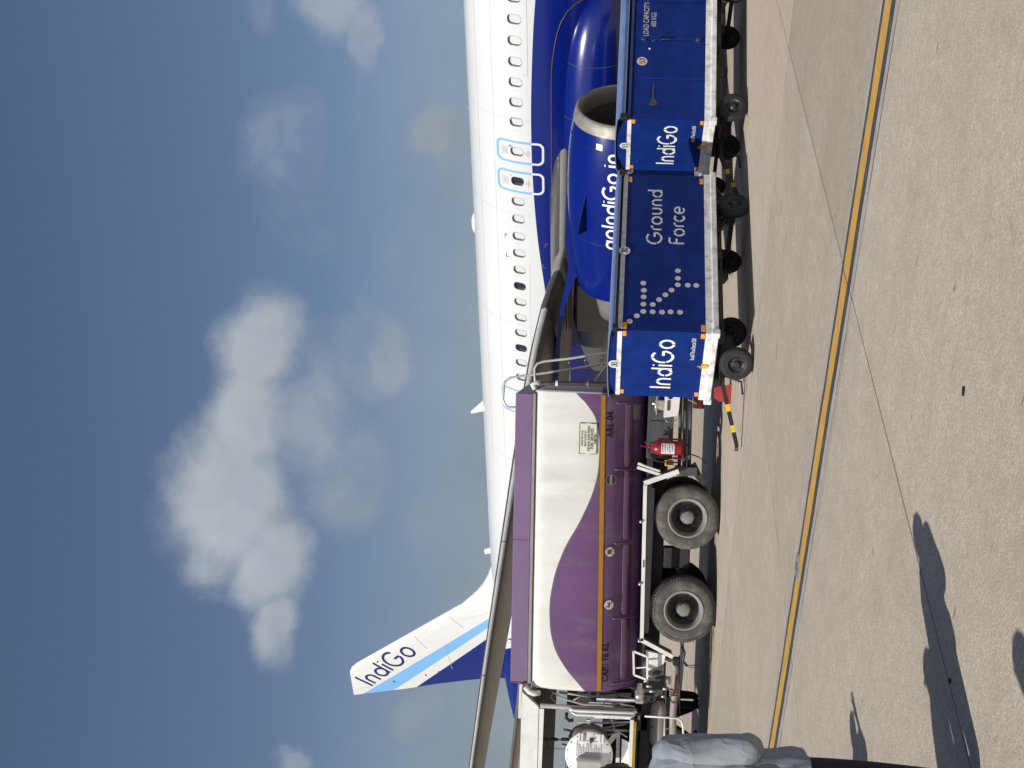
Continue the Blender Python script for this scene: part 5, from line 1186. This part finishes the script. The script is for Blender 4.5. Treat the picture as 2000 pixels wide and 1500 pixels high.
        b = MB(); b.lathe([(-.012, 0), (-.010, .016), (0, .018)], (1.28, 0, 1.46), 'y', 10); Z(b).build('button', M_wwhite, c)
        b = MB(); b.add([(.43, -.003, 1.43), (.50, -.003, 1.36), (.49, -.003, 1.30), (.62, -.003, 1.325), (.66, -.003, 1.385), (.52, -.003, 1.43)], [(0, 1, 2, 3, 4, 5)])
        b = MB(); b.grid([[Vector((.24 + .45 * t, -.004, 1.385 + s_ * (.040 * max(0, 1 - ((t - .10) / .16) ** 2) ** .5 * (t < .26) + .016 * (1 - t * .5) + .003 * sin(t * 25)) )) for s_ in (-1, -.3, .3, 1)] for t in [i / 30 for i in range(31)]]); Z(b).build('grease_stain', mat('grease_stain', (.050, .052, .062), .6, var=.4, vscale=18), c)
    # reflectors at the corners
    def refl(x0, x1, y0, y1, z0, z1):
        b = MB(); b.box(x0, x1, y0, y1, z0, z1, bev=.003); Z(b).build('reflector', M_orange, c)
    if side == 'curtain':
        refl(.02, .13, -.006, .001, 1.632, 1.684); refl(.02, .13, -.006, .001, .64, .69)
        refl(CL_ - .17, CL_ - .06, -.006, .001, 1.632, 1.684); refl(CL_ - .17, CL_ - .06, -.006, .001, .64, .69)
    refl(-.006, .001, .02, .11, 1.634, 1.685); refl(-.006, .001, CW_ - .12, CW_ - .04, 1.634, 1.685); refl(-.006, .001, .02, .11, .64, .69); refl(-.006, .001, CW_ - .12, CW_ - .04, .64, .69)
    # number discs
    def disc(f, r, colm, name='number_disc'):
        if not number: return
        b = MB(); b.poly([f(r * cos(2 * pi * k / 32), r * sin(2 * pi * k / 32), .004) for k in range(32)], 0); b.poly([f(r * .98 * cos(2 * pi * k / 32), r * .98 * sin(2 * pi * k / 32), .006) for k in range(32)], 0)
        q_, ad_ = stroke_text(number, .17); hh_ = r * .95; wd_ = ad_ - .2; quads_mb(q_, lambda a, z: f((a - wd_ / 2) * hh_, (z - .5) * hh_, .009), 1, b); Z(b).build(name, [colm, M_line], c)
    M_disc = mat('disc_pale', (.62, .62, .64), .5, var=.05); M_dbeige = mat('disc_beige', (.60, .52, .44), .5, var=.08)
    disc(lambda a, z, o: Vector((-.014 - o, .655 - a, 1.775 + z)), .078, M_disc)
    if side == 'curtain': disc(lambda a, z, o: Vector((1.42 + a, -.014 - o, 1.70 + z)), .078, M_disc)
    else: disc(lambda a, z, o: Vector((1.04 + a, -.004 - o, 1.565 + z)), .078, M_dbeige)
    # lettering on the end: text runs from the far edge to the near edge
    q, adv = stroke_text('IndiGo', .135, True); adv -= .3
    k = .94 / adv if True else 1
    b = quads_mb(q, lambda a, z: Vector((-.004, 1.11 - a * k, 1.02 + z * .27 + .02 * (a / adv) * 0)))
    Z(b).build('lettering', M_letter, c)
    if code: b = MB(); type_mb(b, code, lambda a, z: Vector((-.004, .53 - a, .745 + z)), .055, squeeze=.86); Z(b).build('fleet_code', M_letter, c)
    b = MB(); b.tube([(-.03, .62, .69), (-.05, .60, .665), (-.05, .64, .65)], .008, 6); b.box(-.045, -.012, .58, .64, .56, .65, 0); Z(b).build('latch', [M_yellow], c)
    if show_logo:
        D_ = [(0.15, 1.6), (0.25, 1.51), (0.33, 1.43), (0.33, 1.31), (0.33, 1.19), (0.34, 1.08), (0.34, 0.96), (0.84, 1.44), (0.71, 1.43), (0.59, 1.43), (0.46, 1.43), (0.46, 1.31), (0.55, 1.23), (0.64, 1.15), (0.73, 1.07), (0.83, 0.99), (0.95, 0.99), (1.09, 0.99), (0.83, 0.86), (0.83, 0.75)]
        b = MB(); b.poly([(.0415 * cos(2 * pi * k / 20), 0, .038 * sin(2 * pi * k / 20)) for k in range(20)]); dm = b.mesh('emblem_dot', M_greystrip)
        for (x, z) in D_: o_ = bpy.data.objects.new('emblem_dot', dm); link(o_, c); o_.location = (x, -.003, z)
        M_sl = mat('dull_stencil_white', (.60, .61, .62), .5, var=.12, vscale=10)
        q, adv = stroke_text('Ground', .14, True); k = 1.06 / (adv - .3); b = quads_mb(q, lambda a, z: Vector((1.60 + a * k, -.003, 1.215 + z * .2))); b.build('lettering', M_sl, c)
        q, adv = stroke_text('Force', .14, True); k = .72 / (adv - .3); b = quads_mb(q, lambda a, z: Vector((1.61 + a * k, -.003, .91 + z * .2)))
        b.build('lettering', M_sl, c)
    if side == 'doors':
        b = MB(); type_mb(b, 'LOAD CAPACITY-', lambda a, z: Vector((1.51 + a, -.008, 1.485 + z)), .082, squeeze=.72); Z(b).build('lettering', mat('dull_white_text', (.52, .52, .52), .5, var=.1), c); b = MB(); type_mb(b, '600 KGS', lambda a, z: Vector((1.69 + a, -.008, 1.375 + z)), .078, squeeze=.68)
        Z(b).build('lettering', mat('dull_white_text', (.52, .52, .52), .5, var=.1), c)
    # running gear
    def wheel(x, y, ang):
        w = bpy.data.objects.new('wheel', None); link(w, c); w.location = (x, y, .215); w.rotation_euler = (0, 0, ang)
        if 'cw' not in mdl:
            t = MB(); t.lathe([(-.055, .125), (-.06, .185), (-.045, .208), (0, .215), (.045, .208), (.06, .185), (.055, .125)], (0, 0, 0), 'y', 30)
            t.lathe([(-.0605, .165), (-.064, .17), (-.0605, .175)], (0, 0, 0), 'y', 30); t.lathe([(.0605, .165), (.064, .17), (.0605, .175)], (0, 0, 0), 'y', 30)
            r = MB()
            for s_ in (-1, 1):
                r.lathe([(.055 * s_, .128), (.058 * s_, .118), (.045 * s_, .108), (.02 * s_, .095), (.018 * s_, .06), (.035 * s_, .045), (.06 * s_, .035), (.065 * s_, 0)], (0, 0, 0), 'y', 24)
                for k in range(5): r.lathe([(.018 * s_, .012), (.034 * s_, .011), (.036 * s_, 0)], (.074 * cos(2 * pi * k / 5), 0, .074 * sin(2 * pi * k / 5)), 'y', 6)
            mdl['cw'] = (t.mesh('tyre', M_ctyre), r.mesh('rim', mat('cart_rim', (.035, .035, .037), .5, .3, var=.3)))
        for nm, m_ in zip(('tyre', 'rim'), mdl['cw']): link(bpy.data.objects.new(nm, m_), w)
        return w
    fx, fy = .36, .66; tr = .58
    dx, dy = -sin(turn), cos(turn)
    for s_ in (-1, 1): wheel(fx + dx * tr * s_, fy + dy * tr * s_, turn)
    b = MB(); b.beam((fx - dx * .5, fy - dy * .5, .24), (fx + dx * .5, fy + dy * .5, .24), .07, .07); b.lathe([(.34, .0), (.34, .22), (.40, .22), (.41, 0)], (fx, fy, 0), 'z', 20); b.box(fx - .1, fx + .1, fy - .1, fy + .1, .24, .36); b.beam((fx - dx * .35, fy - dy * .35, .34), (fx + dx * .35, fy + dy * .35, .34), .12, .03)
    b.tube([(fx - dx * (tr + .07), fy - dy * (tr + .07), .215), (fx + dx * (tr + .07), fy + dy * (tr + .07), .215)], .03, 8)
    b.build('steering_bogie', M_dark, c)
    # draw bar: black with yellow bands
    ax = Vector((-cos(turn), -sin(turn), 0)); st = Vector((fx, fy, .33)) + ax * .15; en = Vector((fx, fy, .0)) + ax * bar_len + Vector((0, 0, .07 if bar_len > 1.1 else .33))
    mid = st + ax * .35; b = MB(); nseg = 9
    b.beam(st, mid, .07, .06, 0)
    for i in range(nseg):
        p0 = mid + (en - mid) * i / nseg; p1 = mid + (en - mid) * (i + 1) / nseg; b.beam(p0, p1, .062, .055, 1 if i in (3, 6) else 0)
    b.lathe([(-.02, .045), (-.02, .02), (.02, .02), (.02, .045), (-.02, .045)], en + ax * .04, 'z', 14)
    b.build('draw_bar', [M_blackpaint, M_yellow], c)
    if not nolatch:
        b = MB(); b.tube([tuple(st + ax * .25), tuple(Vector((fx, fy, .08)) + ax * .52 + Vector((.0, -.05, 0))), tuple(Vector((fx, fy, .05)) + ax * .72 + Vector((.0, -.08, 0)))], .016, 6); b.build('parking_handle', M_dark, c)
    for y in (.11, 1.2): wheel(2.52, y, 0)
    b = MB(); b.beam((2.52, .1, .215), (2.52, 1.2, .215), .06, .06)
    for y in (.2, 1.08):
        for x0 in (2.05, 2.95): b.beam((x0, y, .43), (2.52, y, .25), .05, .02)
        b.box(2.46, 2.58, y - .03, y + .03, .22, .42)
    b.build('rear_axle', M_dark, c)
    b = MB(); b.box(CL_ - .1, CL_ + .22, .60, .72, .34, .42, 0); b.box(CL_ + .0, CL_ + .12, .595, .725, .335, .425, 1); b.lathe([(-.05, .02), (.12, .02), (.13, 0)], (CL_ + .18, .66, .4), 'z', 8); b.build('tow_hitch', [M_dark, mat('dirty_yellow', (.40, .22, .02), .5, var=.2)], c)
    return c
cart((.75, 15.86), .69, 'blue covered baggage cart numbered 30 with the dotted plane emblem on its side', '30', 'curtain', 'IndiTko/bttz/30', radians(-62), 1.42, show_logo=True)
cart((3.95, 18.2), .42, 'blue hard-sided baggage cart numbered 53 with hinged side doors', '53', 'doors', 'IndiTko/btt/85', radians(-6), 1.15)
cart((2.48, 19.53), .70, 'blue covered baggage cart numbered 28 in the shade between carts 30 and 53', '28', 'curtain', '', radians(4), .9)
cart((5.55, 22.4), .70, 'blue covered baggage cart at the back, mostly hidden behind cart 53', '', 'curtain', '', radians(8), 1.0)
# red chock by the front wheel of the nearest cart
ch = MB(); cx, cy = -.06, 19.2
ch.prism([(cx - .10, cy - .08, 0), (cx - .07, cy - .08, .17), (cx - .02, cy - .08, .25), (cx + .14, cy - .08, .25), (cx + .20, cy - .08, 0)], (0, .2, 0)); ch.build('wheel_chock', M_redplastic, None, 'red plastic wheel chock on the concrete under cart 30', 'wheel chock')

# ================================================================== people
M_skin = mat('brown_skin', (.20, .095, .055), .5, var=.08, vscale=20); M_hair = mat('black_hair', (.008, .007, .007), .5, var=.4, vscale=60, bump=.6, bscale=120, stretch=(1, 1, .2))
M_shirtw = mat('pale_blue_cotton', (.25, .28, .315), .9, var=.16, vscale=9, stretch=(1, 1, .5))
def wrinkle(m, sc, st, dist, stretch):
    nt = m.node_tree; b = nt.nodes['Principled BSDF']; n1 = nnoise(nt, sc, 3, 0.5, stretch=stretch); n2 = nnoise(nt, sc * 2.3, 3, 0.5, stretch=(stretch[0], stretch[1], stretch[2] * 1.8))
    r1 = nmath(nt, 'POWER', nmath(nt, 'SUBTRACT', 1.0, nmath(nt, 'ABSOLUTE', nmath(nt, 'SUBTRACT', nmath(nt, 'MULTIPLY', n1, 2.0), 1.0))), 5.0)
    r2 = nmath(nt, 'POWER', nmath(nt, 'SUBTRACT', 1.0, nmath(nt, 'ABSOLUTE', nmath(nt, 'SUBTRACT', nmath(nt, 'MULTIPLY', n2, 2.0), 1.0))), 6.0)
    bn = nt.nodes.new('ShaderNodeBump'); bn.inputs['Strength'].default_value = st; bn.inputs['Distance'].default_value = dist
    nt.links.new(nmath(nt, 'ADD', r1, nmath(nt, 'MULTIPLY', r2, 0.5)), bn.inputs['Height']); nt.links.new(bn.outputs[0], b.inputs['Normal'])
wrinkle(M_shirtw, 3.0, 0.40, 0.022, (1, 1, .40))
M_trou = mat('dark_navy_cloth', (.012, .015, .025), .85, var=.2); M_shoe = mat('black_shoe', (.008, .008, .008), .4, var=.1)
def person(loc, face, label, shirt, arms, H=1.70, legs=0.10, sleeve=.25, build_shirt=True):
    """arms: (elbow, wrist) pairs for the right (+1) and left (-1) side, in the figure's frame: x right, y forward"""
    root = empty('person', (loc[0], loc[1], 0), face, label, 'person')
    k = H / 1.70; V = []; E = []; R = []; tags = []
    def add(p, r, par, tag):
        V.append(Vector(p) * k); R.append(r if isinstance(r, tuple) else (r, r)); tags.append(tag)
        if par is not None: E.append((par, len(V) - 1))
        return len(V) - 1
    pel = add((0, 0, .93), (.145, .105), None, 't'); wai = add((0, 0, 1.06), (.135, .10), pel, 's'); che = add((0, .01, 1.26), (.155, .11), wai, 's'); up_ = add((0, 0, 1.38), (.13, .085), che, 's')
    nk = add((0, 0, 1.46), (.055, .055), up_, 'k'); hd = add((0, .012, 1.545), (.070, .082), nk, 'k'); ht = add((0, .005, 1.635), (.072, .086), hd, 'k')
    for s in (1, -1):
        hip = add((.09 * s, 0, .88), (.095, .10), pel, 't'); kn = add((.10 * s, legs * .35 * s, .49), (.085, .088), hip, 't'); an = add((.10 * s, legs * s - .02, .11), (.066, .075), kn, 't'); to = add((.115 * s, legs * s + .15, .045), (.042, .032), an, 'o')
        sh = add((.165 * s, 0, 1.385), (.062, .06), up_, 's'); (ex, ey_, ez_), (wx, wy, wz) = arms[0 if s > 0 else 1]
        m1 = add(((.165 * s + ex) / 2, ey_ / 2, (1.385 + ez_) / 2), (.050, .050), sh, 's'); el_ = add((ex, ey_, ez_), (.042, .042), m1, 's' if sleeve > .2 else 'k'); wr = add((wx, wy, wz), (.026, .022), el_, 'k')
        d = (Vector((wx, wy, wz)) - Vector((ex, ey_, ez_))).normalized(); sd = d.cross(Vector((0, 0, 1))); sd = sd.normalized() if sd.length > .1 else Vector((1, 0, 0)); nn = sd.cross(d)
        w0 = Vector((wx, wy, wz)); pm = add(w0 + d * .06, (.034, .016), wr, 'k')
        for f, (off, ln_) in enumerate(((-.030, .068), (-.010, .078), (.010, .073), (.029, .058))):
            a = add(w0 + d * .09 + sd * off, .009, pm, 'k'); b_ = add(w0 + d * (.09 + ln_ * .55) + sd * off * 1.1 - nn * .012, .0085, a, 'k'); add(w0 + d * (.09 + ln_ * .9) + sd * off * 1.1 - nn * .035, .0075, b_, 'k')
        a = add(w0 + d * .035 + sd * -.04 * s, .011, wr, 'k'); add(w0 + d * .075 + sd * -.055 * s - nn * .01, .009, a, 'k')
    me = bpy.data.meshes.new('body'); me.from_pydata([tuple(v) for v in V], E, []); o = bpy.data.objects.new('body', me); link(o, root)
    sk_ = o.modifiers.new('s', 'SKIN'); sd_ = me.skin_vertices[0].data
    for i, r in enumerate(R): sd_[i].radius = (r[0] * k, r[1] * k)
    sd_[0].use_root = True; sk_.use_smooth_shade = True; ss = o.modifiers.new('u', 'SUBSURF'); ss.levels = 2; ss.render_levels = 2
    dg = bpy.context.evaluated_depsgraph_get(); nm = bpy.data.meshes.new_from_object(o.evaluated_get(dg)); o.modifiers.clear(); nm.name = 'body'; o.data = nm
    for m_ in (M_skin, shirt, M_trou, M_shoe): nm.materials.append(m_)
    idx = {'k': 0, 's': 1, 't': 2, 'o': 3}
    for p in nm.polygons:
        c = p.center; p.use_smooth = True
        j = min(range(len(V)), key=lambda q: (V[q] - c).length - .6 * max(R[q])); t = tags[j]
        p.material_index = idx[t] if c.z > .11 * k else 3
        if t == 'k' and c.z < 1.40 * k and (V[j] - c).length < 0: pass
    # face: nose, ears, eyes
    f = MB(); f.lathe([(0, .0), (.004, .012), (.02, .014), (.035, .006), (.04, 0)], Vector((0, .105, 1.555)) * k, 'y', 8)
    for s in (1, -1): f.lathe([(-.006, 0), (-.004, .028), (.008, .03), (.014, .012)], Vector((.083 * s, 0, 1.575)) * k, (Vector((s, 0, 0)), Vector((0, 1, 0)), Vector((0, 0, 1))), 12)
    f.build('nose_and_ears', M_skin, root)
    for s in (1, -1):
        e = MB(); e.lathe([(.006, .011), (.010, .006), (.011, 0)], Vector((.032 * s, .087, 1.59)) * k, 'y', 10); e.build('eye', mat('eye_white', (.6, .6, .58), .3, var=0), root)
    h = MB(); rows = []
    for i in range(12):
        t = i / 11; el2 = radians(-38 + 128 * t)
        row = []
        for q in range(26):
            a = 2 * pi * q / 26; fr_ = max(0, sin(a)); el3 = el2 if el2 > radians(30) else radians(30) * fr_ ** .5 + el2 * (1 - fr_ ** .5)
            rr = 1 + .03 * sin(q * 5.3 + i * 3.1) + .02 * random.random()
            row.append(Vector((.094 * cos(a) * cos(el3) * rr, .108 * sin(a) * cos(el3) * rr - .006, 1.590 + .118 * sin(el3) * rr)) * k)
        rows.append(row)
    h.grid(rows, closed=True); h.build('hair', M_hair, root)
    if build_shirt:
        # loose shirt: torso sheath and two sleeves
        b = MB(); rows = []
        levels = [(1.475, .065, .065), (1.45, .10, .085), (1.425, .165, .10), (1.38, .198, .120), (1.30, .205, .135), (1.20, .20, .138), (1.08, .192, .138), (.98, .196, .145), (.88, .205, .152), (.80, .212, .158), (.765, .214, .160)]
        lv = []
        for (a0, a1) in zip(levels, levels[1:]):
            for j in range(4): lv.append(tuple(u_ + (w_ - u_) * j / 4 for u_, w_ in zip(a0, a1)))
        lv.append(levels[-1])
        for (z, rx, ry) in lv:
            row = []; g0 = min(1, max(0, (1.44 - z) * 3))
            for q in range(80):
                a = 2 * pi * q / 80
                f_ = g0 * (.009 * sin(a * 4 + z * 7) + .006 * sin(a * 7 - z * 11 + 1) + .0035 * sin(a * 13 + z * 9) + .003 * sin(z * 38 + a * 1.5 + sin(a * 3) * 1.2))
                row.append(Vector(((rx + f_) * cos(a), (ry + f_) * sin(a), z + .012 * sin(a * 2) * (z < .8))) * k)
            rows.append(row)
        b.grid(rows, closed=True); b.grid([rows[-1], [Vector((p.x * .93, p.y * .93, p.z + .03)) for p in rows[-1]]], closed=True); b.build('shirt', shirt, root)
        for s in (1, -1):
            (ex, ey_, ez_), (wx, wy, wz) = arms[0 if s > 0 else 1]
            sh = Vector((.150 * s, 0, 1.395)); el_ = Vector((ex, ey_, ez_)); wr = Vector((wx, wy, wz)); end = el_ + (wr - el_) * sleeve
            end = el_ + (wr - el_) * sleeve; d0 = (el_ - sh).normalized()
            ctrl = [(sh - d0 * .035 + Vector((0, 0, .01)), .035), (sh - d0 * .012, .062), (sh + d0 * .03, .078), (sh.lerp(el_, .35), .080), (sh.lerp(el_, .65), .074), (sh.lerp(el_, .9), .070), (el_.lerp(end, .25), .068), (el_.lerp(end, .65), .064), (end, .060)]
            pp_ = []
            for i in range(len(ctrl) - 1):
                p0 = ctrl[max(i - 1, 0)]; p1 = ctrl[i]; p2 = ctrl[i + 1]; p3 = ctrl[min(i + 2, len(ctrl) - 1)]
                for j in range(5):
                    t = j / 5; f4 = lambda A, B, C_, D_: .5 * ((2 * B) + (C_ - A) * t + (2 * A - 5 * B + 4 * C_ - D_) * t * t + (D_ - A + 3 * B - 3 * C_) * t ** 3)
                    pp_.append((f4(p0[0], p1[0], p2[0], p3[0]), f4(p0[1], p1[1], p2[1], p3[1])))
            pp_.append(ctrl[-1]); b = MB(); n = 40; rows = []; prev = None
            for i, (p, r_) in enumerate(pp_):
                t = (pp_[min(i + 1, len(pp_) - 1)][0] - pp_[max(i - 1, 0)][0]).normalized()
                nn = t.cross(Vector((0, 1, 0))).normalized() if prev is None else (prev - t * prev.dot(t)).normalized()
                prev = nn; bb = t.cross(nn); row = []
                for q in range(n):
                    a_ = 2 * pi * q / n; w_ = min(1, i / 8)
                    fold = .030 * sin(a_ * 2 + i * .22) + .020 * sin(a_ * 4 - i * .35 + 1) + .016 * sin(a_ * 7 + i * .5) + .012 * sin(i * .9 + a_)
                    row.append((p + (nn * cos(a_) + bb * sin(a_)) * r_ * (1 + fold * w_)) * k)
                rows.append(row)
            b.grid(rows, closed=True); b.build('sleeve', shirt, root)
        b = MB(); b.lathe([(1.445 * k, .072 * k), (1.50 * k, .062 * k), (1.505 * k, .067 * k), (1.45 * k, .085 * k)], (0, -.004, 0), 'z', 24); b.build('collar', shirt, root)
    return root
person((-1.795, 5.65), radians(2), 'man in a loose pale blue shirt seen from behind at the left edge', M_shirtw,
       (((.215, -.06, 1.03), (.13, .16, .93)), ((-.235, -.02, 1.10), (-.20, .20, 1.0))), 1.71, legs=.0, sleeve=.22)
M_wk = mat('dark_work_cloth', (.012, .012, .014), .85, var=.2)
person((-5.60, 22.75), radians(25), 'worker in dark trousers standing behind the truck, right of the two', M_wk, (((.24, .02, 1.10), (.22, .24, 1.05)), ((-.24, .02, 1.12), (-.2, .22, 1.1))), 1.7, legs=.08)
person((-6.02, 22.85), radians(-60), 'worker striding in dark trousers behind the truck, left of the two', M_wk, (((.24, .02, 1.10), (.26, .1, .86)), ((-.24, .02, 1.12), (-.27, .08, .87))), 1.7, legs=.26)
person((-2.47, 5.30), radians(20), 'man in a brown shirt queueing just left of the picture', mat('brown_top', (.2, .13, .08), .8), (((.27, .0, 1.12), (.22, .2, 1.0)), ((-.25, .02, 1.12), (-.26, .1, .88))), 1.70, legs=.05)
# people queueing outside the picture, whose shadows reach into it
person((-3.28, 7.28), radians(-30), 'woman in a grey top queueing to the left of the picture', mat('grey_top', (.3, .3, .32), .8), (((.26, .1, 1.12), (.20, .30, 1.32)), ((-.25, .02, 1.12), (-.26, .1, .88))), 1.66, legs=.05)
person((-2.12, 3.80), radians(10), 'man in a white shirt queueing below the left of the picture', mat('white_top', (.6, .6, .6), .8), (((.26, .02, 1.12), (.27, .1, .88)), ((-.26, .02, 1.12), (-.27, .1, .88))), 1.74, legs=.08)
print('objects', len(bpy.data.objects), 'tris', sum(len(m.loop_triangles) if m.loop_triangles else len(m.polygons) for m in bpy.data.meshes))
